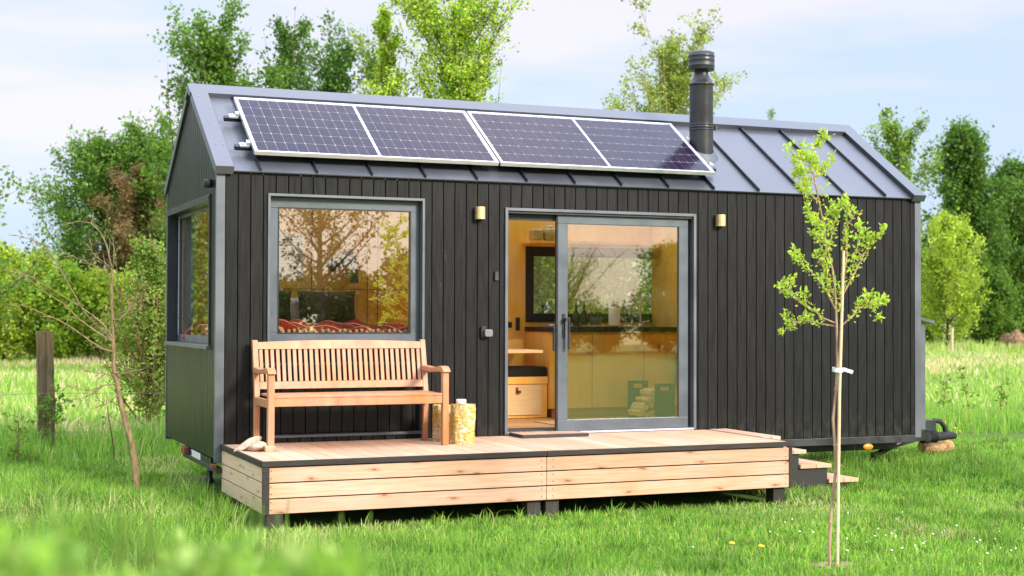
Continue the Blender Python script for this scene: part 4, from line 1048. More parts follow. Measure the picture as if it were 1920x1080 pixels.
tr("poplar_tree", "broader dark poplar in the middle of the row above the solar panels", 620, 62, 36, 35, 16, col=DK, alt=G2, base=.1, n_limb=38, up=1.05, leaf=.16, n_leaf=8500, profile=lambda h: .85, clump=.40, trunk=.12, spires=8, group="poplars behind the roof")
tr("poplar_tree", "thin paler poplar behind the small lime green tree", 692, 38, 62, 39, 17, col=OLV, alt=G1, base=.1, n_limb=28, up=1.0, leaf=.15, n_leaf=3600, profile=lambda h: .8, clump=.36, trunk=.1, spires=5, group="poplars behind the roof")
tr("small_lime_tree", "small lime green tree beside the tallest one above the solar panels", 716, 46, 20, 17.5, 18, col=LIME, alt=(.18, .29, .035), base=.15, n_limb=30, up=.95, leaf=.085, n_leaf=7000, profile=lambda h: 1.25-.75*h, clump=.22, trunk=.05, spires=3)
tr("lime_green_tree", "tallest lime green tree rising past the top of the picture behind the roof", 848, 106, -62, 16, 19, col=LIME, alt=(.15, .27, .03), alt_p=.4, base=.14, n_limb=64, up=.95, leaf=.085, n_leaf=22000, profile=lambda h: 1.0-.18*h, clump=.24, trunk=.13, spires=7, bend=.4, tw=3)
tr("sparse_poplar", "sparse olive green poplar behind the chimney flue", 1255, 108, 4, 31, 20, col=OLV, alt=(.22, .25, .06), base=.15, n_limb=42, up=1.0, leaf=.14, n_leaf=11500, profile=lambda h: 1.15-.35*h, clump=.36, trunk=.13, spires=9, bark='bark_pale')
tr("aspen_tree", "open crowned tree beside the right end of the roof", 1682, 66, 205, 40, 21, col=G1, alt=OLV, base=.1, n_limb=34, up=.8, leaf=.20, n_leaf=5200, profile=round_, clump=.50, trunk=.13, spires=4)
tr("dark_tree", "dense dark green tree with a pointed top right of the house", 1808, 78, 236, 52, 22, col=G1, alt=DK, base=.03, n_limb=54, up=.6, leaf=.26, n_leaf=17000, profile=cone, clump=.9, trunk=.22, spires=3)
tr("dark_tree", "dense dark green tree with a rounder crown under the bare tree", 1898, 80, 305, 54, 23, col=(.065, .14, .025), alt=G2, base=.03, n_limb=50, up=.5, leaf=.26, n_leaf=16000, profile=bushy, clump=.9, trunk=.22)
tr("willow_shrub", "yellow green willow shrub close behind the storage locker", 1778, 58, 402, 44, 24, cat="shrub", col=(.42, .53, .075), alt=(.3, .43, .055), holes=.5, base=.02, n_limb=60, up=.7, leaf=.16, n_leaf=13000, profile=bushy, clump=.4, trunk=.06, spires=8)
tr("bare_tree", "leafless tree at the far right above the dark crowns", 1912, 40, 288, 60, 25, col=(.2, .13, .09), base=.35, n_limb=44, up=.8, leaf=.05, n_leaf=60, profile=round_, clump=.3, trunk=.28, tw=6, bark='bark')
tr("distant_tree", "tiny distant treetop just above the ridge right of the flue", 1447, 16, 205, 70, 26, col=G2, base=.3, n_limb=16, up=.9, leaf=.2, n_leaf=700, profile=round_, clump=.5, trunk=.1)
# hedge of shrubs along the far side of the meadow
hl = ["bright hedge shrub at the far left of the meadow edge", "tall hedge shrub behind the old fence post", "rounded hedge shrub just right of the old fence post", "hedge shrub behind the thin leafless tree", "hedge shrub under the russet tree", "darker hedge shrub close to the gable end wall"]
for i, (px, half, top, Y) in enumerate(((10, 62, 470, 36), (72, 45, 478, 37), (120, 45, 500, 35.5), (180, 50, 512, 36), (240, 46, 520, 35), (300, 50, 505, 36))):
    tr("hedge_shrub", hl[i], px, half, top, Y, 40+i, cat="shrub", col=((.46, .56, .07), (.50, .56, .075), (.38, .54, .065))[i % 3], alt=(.28, .4, .055), alt_p=.3, base=.0, n_limb=46, up=.75, leaf=.15, n_leaf=8500, profile=bushy, clump=.42, trunk=.05, group="hedge shrubs along the meadow", inner=.1)
hl = ["green shrub seen through the kitchen window beside the doorway", "green shrub seen through the middle of the kitchen window", "green shrub seen through the kitchen window by the tap", "green shrub seen under the kitchen window's right end"]
for i, (x, y, h, r) in enumerate(((11.2, 19, 4.4, 1.9), (14.0, 21, 4.8, 2.0), (17.2, 22, 4.3, 2.0), (20.0, 22, 4.6, 2.0))):
    tree("garden_shrub", hl[i], "shrub", (x, y, 0), h, r, seed=60+i, base=.0, n_limb=44, up=.6, leaf=.14, n_leaf=7000, col=(.16, .28, .035), alt=(.10, .2, .03), profile=bushy, clump=.4, trunk=.06, group="shrubs behind the kitchen window", inner=.1)
hl = ["low green shrub at the foot of the dark trees beside the earth mound", "low green shrub half behind the storage locker", "green shrub between the willow and the dark trees", "green shrub behind the earth mound at the picture edge"]
for i, (px, half, top, Y) in enumerate(((1868, 34, 505, 49), (1735, 34, 470, 47), (1838, 34, 480, 50), (1912, 36, 470, 52))):
    tr("garden_shrub", hl[i], px, half, top, Y, 70+i, cat="shrub", col=(.12, .23, .03), alt=(.16, .27, .04), base=.0, n_limb=40, up=.6, leaf=.2, n_leaf=7000, profile=bushy, clump=.5, trunk=.06, group="shrubs under the right hand trees", inner=.1)
hl = ["green tree beyond the left edge mirrored in the gable window", "tall green tree beyond the left edge, farthest out", "bushy tree beyond the left edge next to the wood"]
for i, (x, y, hh, r) in enumerate(((-5.2, 30, 7.5, 2.6), (-9.5, 34, 9, 3.0), (-1.8, 33, 6.5, 2.2))):
    tree("deciduous_tree", hl[i], "tree", (x, y, 0), hh, r, seed=75+i, base=.02, n_limb=46, up=.6, leaf=.2, n_leaf=9000, col=G2, alt=G1, profile=bushy, clump=.6, trunk=.12, inner=.1)
# shrub by the gable end
tree("hawthorn_shrub", "pale green hawthorn shrub growing against the gable end of the house", "shrub", (.55, 7.2, 0), 2.55, .62, seed=80, base=.03, n_limb=60, up=.85, leaf=.052, n_leaf=9500, col=(.24, .33, .06), alt=(.16, .25, .04), profile=lambda h: max(.12, 1.15-h*.95), clump=.15, trunk=.03, group=None, spires=3, bark='twig_red', inner=.15)
# trees on the camera's side of the garden, seen only as reflections
refl = [("garden_tree", "loose brown leaved tree mirrored in the front window", (6.5, -21, 0), 6.4, 1.9, dict(col=(.09, .055, .022), alt=(.08, .08, .02), up=.6, leaf=.10, n_leaf=2600, n_limb=40, base=.28, profile=round_, clump=.26, trunk=.11)),
        ("garden_tree", "second loose brown leaved tree mirrored beside the first", (4.6, -23, 0), 6.0, 1.5, dict(col=(.09, .06, .025), alt=(.08, .08, .02), up=.6, leaf=.10, n_leaf=1500, n_limb=34, base=.3, profile=round_, clump=.26, trunk=.1)),
        ("bare_tree", "leafless fan shaped tree mirrored in the glass door", (22.6, -42, 0), 4.7, 1.7, dict(col=(.2, .22, .08), up=.95, leaf=.08, n_leaf=900, n_limb=56, base=.15, profile=round_, clump=.3, trunk=.12, tw=5)),
        ("garden_tree", "dense green tree mirrored at the right of the glass door", (27.7, -43, 0), 4.6, 1.6, dict(col=G2, alt=G1, up=.6, leaf=.16, n_leaf=9000, n_limb=44, base=.02, profile=bushy, clump=.42, trunk=.12))]
for i, (nm, lb, p, h, r, k) in enumerate(refl): tree(nm, lb, "tree", p, h, r, seed=90+i, group="trees across the garden", **k)
hl = ["low hedge bush mirrored under the leafless tree", "low hedge bush mirrored in the middle of the glass door", "low hedge bush mirrored by the tap", "low hedge bush mirrored at the door's right edge", "low hedge bush mirrored low in the front window", "low hedge bush mirrored at the right of the front window", "low hedge bush mirrored at the left of the front window"]
for i, (x, y, h, r) in enumerate(((23.2, -44, 2.2, 1.6), (26.0, -46, 2.1, 1.7), (29.0, -46, 2.6, 1.8), (34, -45, 4.2, 2.0), (8.5, -25, 2.7, 1.2), (10.4, -25.5, 3.3, 1.2), (6.4, -25, 2.6, 1.2))):
    tree("garden_shrub", hl[i], "shrub", (x, y, 0), h, r, seed=100+i, base=.0, n_limb=36, up=.6, leaf=.16, n_leaf=5000, col=(.055, .105, .02), alt=(.08, .13, .025), profile=bushy, clump=.42, trunk=.06, group="bushes across the garden", inner=.1)

# ------------------------------------------------------------------ the staked sapling on the lawn
def px_path(pts, Y, rng, jit=.04):
    return np.array([at(x, y, 'Y', Y+(rng.normal()*jit if i else 0)) for i, (x, y) in enumerate(pts)])
def sub(pts, t):
    q = t*(len(pts)-1); i = min(int(q), len(pts)-2); return pts[i]+(pts[i+1]-pts[i])*(q-i), pts[i+1]-pts[i]
rng = np.random.default_rng(77); YS = -4.23
sap = thing("sapling", "young staked fruit tree with fresh yellow green leaves on the front lawn", "tree", tuple(at(1558, 1064, 'Y', YS)*np.array([1, 1, 0])))
trunk_px = [(1557, 1070), (1555, 1030), (1557, 980), (1561, 930), (1567, 885), (1566, 835), (1562, 785), (1568, 730), (1570, 680), (1569, 620), (1567, 560), (1562, 510), (1550, 460), (1540, 400), (1531, 355), (1525, 325), (1522, 308)]
tp = px_path(trunk_px, YS, rng, .006); tp[0, 2] = -.05
mb = MB(); mb.tube(tp, np.linspace(.0115, .0042, len(tp)), 9)
for kz in (2, 4, 5, 7): mb.tube([tp[kz]-np.array([0, 0, .012]), tp[kz], tp[kz]+np.array([0, 0, .012])], [.0098, .0142, .0098], 8, False)
branches = [[(1567, 612), (1540, 607), (1512, 600), (1487, 605), (1478, 608)], [(1566, 606), (1545, 597), (1528, 584), (1505, 568), (1485, 556), (1468, 543), (1462, 535)],
            [(1567, 582), (1556, 560), (1545, 538), (1530, 520), (1512, 500), (1498, 485), (1488, 478)], [(1566, 560), (1553, 530), (1549, 500), (1543, 470)],
            [(1577, 612), (1590, 600), (1602, 590), (1610, 575), (1622, 568), (1625, 555)], [(1610, 578), (1625, 572), (1640, 570), (1655, 565)],
            [(1575, 562), (1590, 535), (1603, 510), (1618, 480), (1632, 455), (1645, 440)], [(1618, 482), (1605, 470), (1612, 450), (1620, 435)], [(1575, 560), (1582, 520), (1588, 480), (1586, 440), (1590, 400), (1588, 385)],
            [(1553, 470), (1560, 440), (1566, 410), (1570, 390)], [(1545, 425), (1530, 415), (1521, 405)], [(1536, 380), (1525, 370), (1514, 360), (1504, 345), (1492, 325)], [(1529, 345), (1513, 340), (1508, 345)],
            [(1524, 322), (1508, 322), (1497, 318)], [(1520, 300), (1505, 298), (1494, 294)], [(1527, 330), (1540, 325), (1545, 322)], [(1519, 290), (1524, 278), (1532, 270)], [(1550, 455), (1535, 450), (1528, 440)]]
BP_ = []
for b in branches:
    pts = px_path(b, YS, rng, .05); BP_.append(pts); mb.tube(pts, np.linspace(.0055, .002, len(pts)), 6)
    for t in (.45, .68, .85):                              # short side twigs
        c, d = sub(pts, t); d = d/np.linalg.norm(d)+rng.normal(size=3)*.7+np.array([0, 0, .3]); tw_ = curve_pts(c, d, rng.uniform(.05, .11), (0, 0, .4), rng, 3)
        mb.tube(tw_, [.003, .0025, .002, .0015], 5); BP_.append(tw_)
mb.build("trunk", M['bark_pale'], sap)
P, D, S = [], [], []
def rosette(c, d, n, ls):
    d = d/np.linalg.norm(d)
    for k in range(n):
        v = d*.5+rng.normal(size=3)*.75; v[2] += .25; P.append(c+rng.normal(size=3)*.014); D.append(v); S.append(ls*rng.uniform(.7, 1.25))
for pts in BP_:
    L_ = sum(np.linalg.norm(pts[i+1]-pts[i]) for i in range(len(pts)-1)); k = max(3, int(L_/.028))
    for t in np.linspace(.2, 1, k): c, d = sub(pts, t); rosette(c, d, rng.integers(3, 7), .027)
    rosette(pts[-1], pts[-1]-pts[-2], 12, .036)
for t in np.linspace(.6, 1, 34): c, d = sub(tp, t); rosette(c+rng.normal(size=3)*np.array([.03, .03, .012]), d+rng.normal(size=3)*.5, rng.integers(3, 8), .028)
for q in range(4): rosette(tp[-1]+np.array([rng.normal()*.012, rng.normal()*.012, .012*q]), np.array([0, 0, 1.]), 10, .04)
P, D, S = np.array(P), np.array(D), np.array(S); V, F = leaf_cards(P, D, S, rng, .46, .5)
np_mesh("foliage", V, F, M['leaf'], np.repeat(hues(len(P), rng, (.45, .60, .085), .14, (.60, .62, .12), .18), 6, 0), sap)
rg2 = np.random.default_rng(4)
pts = [at(1570, 1066, 'Y', YS-.03), at(1572, 900, 'Y', YS-.03), at(1574, 740, 'Y', YS-.03), at(1578, 600, 'Y', YS-.03), at(1582, 470, 'Y', YS-.03)]
pts[0][2] = -.05
mb = MB(); mb.tube(pts, [.0098, .0098, .0096, .0095, .009], 12); tag(mb.build("support_stake", M['pale']), "straight pale bamboo stake tied beside the sapling trunk", "stake")
tie = thing("tree_tie", "pale rubber tie with a loose end binding the sapling to its stake", "tie", tuple(at(1571, 693, 'Y', YS)))
c = at(1571, 693, 'Y', YS-.012); e = at(1599, 698, 'Y', YS-.06)
mb = MB(); ringp = [(c[0]+.036*math.cos(a), c[1]+.030*math.sin(a), c[2]+.004*math.sin(a)) for a in np.linspace(0, 2*math.pi, 20)]
for a, b in zip(ringp, ringp[1:]): mb.beam(a, b, .003, .026)
mb.build("band", M['white'], tie)
mb = MB(); mb.beam((c[0]+.02, c[1]-.03, c[2]+.004), e, .003, .022); mb.build("loose_end", M['linen'], tie)

# ------------------------------------------------------------------ bare young tree by the deck corner
rng = np.random.default_rng(31); YB = .87
bt = thing("bare_sapling", "thin leafless young tree with spreading twigs left of the deck", "tree", tuple(at(255, 934, 'Y', YB)*np.array([1, 1, 0])))
main = [(255, 945), (256, 900), (252, 860), (246, 828), (236, 795), (226, 755), (219, 715), (213, 690), (213, 655), (211, 620), (210, 580), (209, 540), (210, 505)]
mp_ = px_path(main, YB, rng, .02); mp_[0, 2] = -.05
mb = MB(); mb.tube(mp_, np.linspace(.034, .009, len(mp_)), 9)
for b, r in (([(213, 660), (195, 655), (170, 640), (140, 618), (110, 600), (85, 590), (45, 572), (30, 575)], .009), ([(212, 640), (185, 625), (150, 600), (120, 570), (80, 545), (40, 512), (0, 505)], .008),
          ([(210, 632), (195, 610), (175, 592), (150, 575), (110, 550), (60, 520), (25, 505)], .008), ([(209, 635), (180, 610), (158, 585), (132, 540), (105, 490), (85, 460), (55, 448), (25, 440)], .008),
          ([(210, 505), (200, 460), (188, 435), (170, 418), (145, 415), (118, 422)], .009), ([(210, 507), (195, 492), (178, 480), (166, 462)], .006), ([(211, 505), (214, 480), (213, 458)], .006), ([(210, 520), (190, 505), (160, 490), (120, 475)], .005),
          ([(212, 600), (225, 598), (240, 585), (258, 572), (268, 565)], .007), ([(240, 585), (248, 570), (262, 550), (268, 568)], .005), ([(214, 700), (235, 700), (255, 695), (268, 700)], .007),
          ([(216, 720), (195, 722), (170, 732), (145, 730), (125, 722)], .006), ([(195, 722), (175, 738), (150, 748), (128, 750)], .005), ([(222, 742), (205, 752), (195, 758), (182, 745)], .005), ([(213, 705), (190, 700), (162, 695)], .005)):
    pts = px_path(b, YB, rng, .05); mb.tube(pts, np.linspace(r, .0022, len(pts)), 6)
    for t in np.linspace(.12, .97, 12):
        c, d = sub(pts, t); d = d/np.linalg.norm(d)+rng.normal(size=3)*.8; mb.tube(curve_pts(c, d, rng.uniform(.02, .13), (0, 0, .2), rng, 2), [.0035, .003, .002], 4)
for t in np.linspace(.08, .9, 26):                          # buds and bark knots
    c, d = sub(mp_, t); a = rng.uniform(0, 6.28); r = .034*(1-t)+.009*t; q = c+np.array([math.cos(a), math.sin(a), 0])*r*.85; mb.tube([q-np.array([0, 0, .012]), q, q+np.array([0, 0, .012])], [.004, r*.32, .004], 6)
mb.build("trunk", M['bark_dry'], bt)

# ------------------------------------------------------------------ fence
fence = thing("wire_fence", "two strand wire fence along the garden edge on an old square wooden post", "fence", (-.9, 5.2, 0))
c = at(87, 852, 'Y', 5.2); zt = at(87, 622, 'Y', 5.2)[2]
mb = MB(); rg = random.Random(6); N_ = 18; hw = .088
ring = []
for j in range(N_+1):
    z = -.2+(zt+.2)*j/N_
    for k, (a, b) in enumerate(((-1, -1), (-.5, -1.03), (-.1, -1.0), (0, -.86), (.12, -1.0), (.55, -1.03), (1, -1), (1.02, 0), (1, 1), (0, 1.03), (-1, 1), (-1.03, 0))):
        ring.append((c[0]+hw*a*(1+rg.uniform(-.03, .03))-.03*(z/zt), 5.2+hw*b*(1+rg.uniform(-.03, .03)), z+(rg.uniform(-.015, .015) if j == N_ else 0)))
mb.add(ring, [(j*12+k, j*12+(k+1) % 12, (j+1)*12+(k+1) % 12, (j+1)*12+k) for j in range(N_) for k in range(12)]+[tuple(range(N_*12, N_*12+12))])
mb.build("post", M['post'], fence)
px2 = (8.6, 13.4, 18.2, -6)
for xx in px2:
    mb = MB(); mb.tube([(xx, 5.15, -.2), (xx+.02, 5.15, .7), (xx+.01, 5.15, 1.25)], [.035, .034, .03], 10); mb.build("post", M['stakewood'], fence)
for z in (.27, .71):
    mb = MB(); P_ = []
    for a, b in zip((-6, -1.0, 8.6, 13.4), (-1.0, 8.6, 13.4, 18.2)):
        for t in np.linspace(0, 1, 9)[:-1]: P_.append((a+(b-a)*t, 5.08, z-.05*math.sin(math.pi*t)))
    P_.append((18.2, 5.08, z)); mb.tube(P_, .0028, 5); mb.build("wire", M['wire'], fence)
# far fence stake
p = gpos(1785, 38); st = MB(); st.tube([(p[0], p[1], -.1), (p[0], p[1], .7), (p[0]+.02, p[1], 1.12)], [.055, .055, .05], 8); tag(st.build("fence_stake", M['stakewood']), "lone peeled wooden stake standing far out in the meadow right of the house", "stake")

def sprig(name, label, base, height, n, seed, leaf=.05, lean=(0, 0), group=None, col=(.17, .29, .04), cat="young plant", spread=.05, mat='twig_red', from_=.35, stems=1):
    rng = np.random.default_rng(seed); base = np.array(base, float); t = thing(name, label, cat, tuple(base), group); mb = MB(); P, D = [], []
    for s in range(stems):
        b = base+np.array([rng.normal()*spread*.4, rng.normal()*spread*.4, 0])*(stems > 1)
        pts = curve_pts(b, (lean[0]+rng.normal()*.05*stems, lean[1], 1), height*rng.uniform(.75, 1.0 if stems > 1 else 1.02), (0, 0, .2), rng, 7, .05)
        mb.tube(pts, np.linspace(.009, .003, 8), 6)
        for k in range(n//stems):
            tt = rng.uniform(from_, 1); c, d = sub(pts, tt); off = rng.normal(size=3)*spread*(1.15-tt*.5); off[2] = abs(off[2])*.5
            if np.linalg.norm(off) > spread*.9 and rng.random() < .5: mb.tube([c, c+off*.6, c+off], [.003, .0025, .0015], 4, False)
            for _ in range(3): P.append(c+off+rng.normal(size=3)*.015); D.append(off*6+d/np.linalg.norm(d)*.4+rng.normal(size=3)*.6)
    mb.build("stem", M[mat], t); P, D = np.array(P), np.array(D); V, F = leaf_cards(P, D, leaf*rng.uniform(.6, 1.2, len(P)), rng, .6, .25)
    np_mesh("foliage", V, F, M['leaf'], np.repeat(hues(len(P), rng, col, .2), 6, 0), t); return t
sl_ = ["leafy whip on the fence line nearest the storage locker", "thin pale whip in the middle of the three beyond the drawbar", "tall thin whip farthest right on the fence line"]
for i, (px, py, top, nn) in enumerate(((1763, 796, 690, 34), (1815, 803, 672, 26), (1879, 797, 684, 30))):
    b = at(px, py, 'Z', 0.0); h = at(px, top, 'Y', b[1])[2]; sprig("hedge_whip", sl_[i], b, h, nn, 120+i, .055, (.05*(1-i), 0), "hedge whips along the fence", spread=.06, from_=.3)
b = at(30, 880, 'Z', 0.0); sprig("hedge_whip", "leafy whip on the fence line left of the old post", b, at(40, 765, 'Y', b[1])[2], 46, 130, .05, (.12, 0), "hedge whips along the fence", spread=.07, from_=.15, stems=2)
sprig("climbing_plant", "green leafy shoot climbing up the front of the old fence post", (c[0]+.05, 5.0, 0), .80, 60, 131, .06, (.02, 0), None, (.16, .30, .04), "climber", .1, from_=.45, stems=3)
b = at(214, 880, 'Z', 0.0); sprig("hedge_whip", "bare thin whip behind the leafless young tree", b, .75, 6, 132, .04, (0, 0), "hedge whips along the fence", from_=.6)
b = at(300, 700, 'Y', 5.6); sprig("hedge_whip", "tall reddish whip with new leaves beside the gable end window", (b[0], b[1], 0), at(283, 508, 'Y', 5.6)[2], 60, 133, .05, (-.05, 0), "hedge whips along the fence", (.28, .36, .06), spread=.07, from_=.35)
# log chock under the hitch
mb = MB(); rg = random.Random(2); V = []; (cxx, cyy) = at(1755, 838, 'Z', .11)[:2]
for j in range(15):
    t = j/14; xx = cxx-.20+.40*t
    for k in range(20):
        a = 2*math.pi*k/20; r = .115*(1+rg.uniform(-.03, .03)+.04*math.sin(2*a+3*t))*(1-.35*(abs(t-.5)*2)**4); V.append((xx+rg.uniform(-.004, .004), cyy+r*math.cos(a), .11+r*.85*math.sin(a)))
mb.add(V, [(j*20+k, j*20+(k+1) % 20, (j+1)*20+(k+1) % 20, (j+1)*20+k) for j in range(14) for k in range(20)]+[tuple(range(19, -1, -1)), tuple(range(280, 300))])
tag(mb.build("chock_log", M['chock']), "rough tan log chock lying in the grass under the trailer hitch", "log")
# dandelions
fl = [(1372, 1034), (1427, 1040), (405, 866), (1790, 806), (1800, 812), (1780, 800)]
loc_ = ["right of the deck foot, leftmost of the near pair", "right of the deck foot, rightmost of the near pair", "in the long grass left of the deck", "by the trailer hitch, middle one", "by the trailer hitch, lowest one", "by the trailer hitch, highest one"]
for (px, py), lb in zip(fl, loc_):
    b = at(px, py+8, 'Z', 0.0); t = thing("dandelion", "yellow dandelion flower "+lb, "flower", tuple(b), "dandelions in the grass")
    mb = MB(); mb.tube([b, b+np.array([.005, 0, .04]), b+np.array([.0, 0, .078])], .003, 5); mb.build("stalk", M['bark_pale'], t)
    mb = MB(); mb.lathe(b+np.array([0, 0, .076]), [(.006, 0), (.022, .006), (.020, .014), (.006, .018)], 12); mb.build("bloom", M['yellow'], t)
# dirt mound at the meadow's far edge
p = gpos(1905, 43); bm = bmesh.new(); bmesh.ops.create_grid(bm, x_segments=44, y_segments=34, size=1); rg = random.Random(5)
from mathutils import noise as mnoise
for v in bm.verts:
    r = math.hypot(v.co.x, v.co.y); q = Vector((v.co.x*3, v.co.y*3, 2))
    h = max(0, 1-r*r)**.8*(1.15+.5*mnoise.noise(q))+.10*mnoise.noise(q*4)*(r < .95)
    v.co = Vector((p[0]+v.co.x*1.15, p[1]+v.co.y*1.1, -.15+.82*h))
me = bpy.data.meshes.new("earth_mound"); bm.to_mesh(me); bm.free(); me.materials.append(M['earth']); o = bpy.data.objects.new("earth_mound", me); COL.objects.link(o)
tag(o, "heap of reddish brown earth under the trees at the right edge", "earth mound")

# ------------------------------------------------------------------ ground
def sheet(name, x0, x1, y0, y1, z, mat, n=60, amp=.0, hole=None):
    xs = np.linspace(x0, x1, n+1); ys = np.linspace(y0, y1, n+1); V = []; F = []
    for j in range(n+1):
        for i in range(n+1): V.append((xs[i], ys[j], z+amp*mnoise.noise(Vector((xs[i]*.35, ys[j]*.35, 0)))))
    for j in range(n):
        for i in range(n): a = j*(n+1)+i; F.append((a, a+1, a+n+2, a+n+1))
    mb = MB(); mb.add(V, F, True); return mb.build(name, mat)
kind(sheet("meadow_ground", -700, 900, -300, 1200, -.03, M['field'], 40), "structure")
kind(sheet("lawn_ground", -30, 45, -60, 5.2, -.004, M['lawn'], 70), "structure")
bm = bmesh.new(); b0 = at(1562, 1064, 'Z', 0)
vs = [bm.verts.new((b0[0]+.06+(.22+.06*math.sin(3*a+1)+.05*math.sin(7*a))*math.cos(a), b0[1]+.04+(.13+.04*math.sin(4*a))*math.sin(a), .006)) for a in np.linspace(0, 2*math.pi, 41)[:-1]]
bm.faces.new(vs); me = bpy.data.meshes.new("soil_patch"); bm.to_mesh(me); bm.free(); me.materials.append(M['soil']); o = bpy.data.objects.new("soil_patch", me); COL.objects.link(o); kind(o, "structure")

def vnoise(x, y, s, seed=0):
    """smooth value noise on arrays"""
    rg = np.random.default_rng(seed); tab = rg.random((256, 256)); x = x/s+1000; y = y/s+1000
    xi = np.floor(x).astype(int); yi = np.floor(y).astype(int); fx = x-xi; fy = y-yi; fx = fx*fx*(3-2*fx); fy = fy*fy*(3-2*fy)
    g = lambda a, b: tab[a % 256, b % 256]
    return (g(xi, yi)*(1-fx)+g(xi+1, yi)*fx)*(1-fy)+(g(xi, yi+1)*(1-fx)+g(xi+1, yi+1)*fx)*fy
def blades(x, y, h, wd, col, rng, z0=0, lean=.45):
    n = len(x); a = rng.uniform(0, 2*math.pi, n); b = rng.uniform(0, 2*math.pi, n); L_ = np.abs(rng.normal(size=n))*lean*h
    sx, sy = np.cos(a)*wd/2, np.sin(a)*wd/2; dx, dy = np.cos(b)*L_, np.sin(b)*L_
    V = np.zeros((n, 5, 3))
    V[:, 0] = np.stack([x-sx, y-sy, np.full(n, z0)], 1); V[:, 1] = np.stack([x+sx, y+sy, np.full(n, z0)], 1)
    V[:, 2] = np.stack([x+sx*.75+dx*.35, y+sy*.75+dy*.35, z0+h*.58], 1); V[:, 3] = np.stack([x-sx*.75+dx*.35, y-sy*.75+dy*.35, z0+h*.58], 1)
    V[:, 4] = np.stack([x+dx, y+dy, z0+h*(1-.25*(L_/h)**2).clip(.5, 1)], 1)
    k = (np.arange(n)*5)[:, None]
    return V.reshape(-1, 3), [k+np.array([[0, 1, 2, 3]]), k+np.array([[3, 2, 4]])], np.repeat(col, 5, 0)
def polar(n, d0, d1, rng, pw=2.0, half=.43):
    d = (d0**pw+(d1**pw-d0**pw)*rng.random(n))**(1/pw); a = YAW+rng.uniform(-half, half, n)
    return CAM[0]+d*np.sin(a), CAM[1]+d*np.cos(a), d
def smooth(a, b, v): t = ((v-a)/(b-a)).clip(0, 1); return t*t*(3-2*t)
def join_blades(name, parts, kindname):
    Vs, Fs, Cs, o = [], [[], []], [], 0
    for V, F, c in parts:
        Vs.append(V); Cs.append(c); Fs[0].append(F[0]+o); Fs[1].append(F[1]+o); o += len(V)
    ob = np_mesh(name, np.concatenate(Vs), [np.concatenate(Fs[0]), np.concatenate(Fs[1])], M['grass'], np.concatenate(Cs)); return kind(ob, kindname)
def mixcols(n, rng, cols, probs, f=None):
    c = np.array(cols)[rng.choice(len(cols), n, p=probs)]; c = c*(1+.16*rng.normal(size=(n, 1))).clip(.5, 1.6); return c.clip(.01, .9)
rng = np.random.default_rng(21)
# lawn
n = 330000; x, y, d = polar(n, 6.6, 19.5, rng, 1.7)
ok = y < 5.3+.5*(vnoise(x, y, 1.0, 3)-.5)
ok &= ~((x > -.02) & (x < 4.66) & (y > -1.50) & (y < 2.5))
ok &= ~((x > 0.1) & (x < 7.1) & (y > .45) & (y < 2.4))
rs = np.hypot((x-b0[0]-.06)/1.35, y-b0[1]-.05); ok &= (rs > .05+.22*vnoise(x, y, .13, 12)) | (rng.random(n) < .2)
x, y, d = x[ok], y[ok], d[ok]; n = len(x)
pat = vnoise(x, y, .55, 1); pat2 = vnoise(x, y, 1.9, 2)
longz = 1-smooth(-1.2, 1.2, x+.35*(y+1)); rightz = smooth(4.2, 6, x)
h = .042+.035*pat+.018*pat2
h = h+longz*(.075+.05*pat)+.05*smooth(2.5, 5.2, y)
near = ((np.abs(y-(-1.56+.016*x)) < .22) & (x > -.2) & (x < 4.8)) | ((np.abs(x+.05) < .2) & (y > -1.6) & (y < 1)); front = (y < -1.4) & (y > -2.2) & (x > -.35) & (x < 4.9); h = np.where(front, np.minimum(h, .032+.026*rng.random(n)), np.where(near, h+.04+.04*rng.random(n), h)); tuft = front & (vnoise(x, y, .16, 5) > .80); h = np.where(tuft, h+.07*rng.random(n), h)
tz = np.exp(-((x-6.6)**2/3.5+(y+.1)**2/.5)); h += .11*tz
h *= rng.uniform(.55, 1.35, n)*np.where(d < 9, .9, 1)
wd = (.0045+.00042*d)*rng.uniform(.7, 1.3, n)
c1 = mixcols(n, rng, [(.175, .37, .036), (.27, .46, .055), (.10, .25, .022), (.38, .46, .10), (.48, .42, .22)], [.38, .28, .22, .09, .03])
clp = vnoise(x, y, .23, 15); tall_ = smooth(.62, .85, clp); h = h*np.where(front, 1, 1+.55*tall_); c1 = c1*(1-.28*tall_[:, None])
dry = (smooth(.62, .85, vnoise(x, y, .9, 14))*(rng.random(n) < .35))[:, None]; c1 = c1*(1-dry)+np.array([.60, .58, .26])*dry*(.8+.3*rng.random((n, 1)))
lush = smooth(.35, .7, pat2)[:, None]; c1 = c1*(1-.3*lush)+np.array([.07, .18, .015])*.3*lush
LB = [blades(x, y, h, wd, c1, rng, 0, .75)]
join_blades("lawn_grass", LB, "stuff")
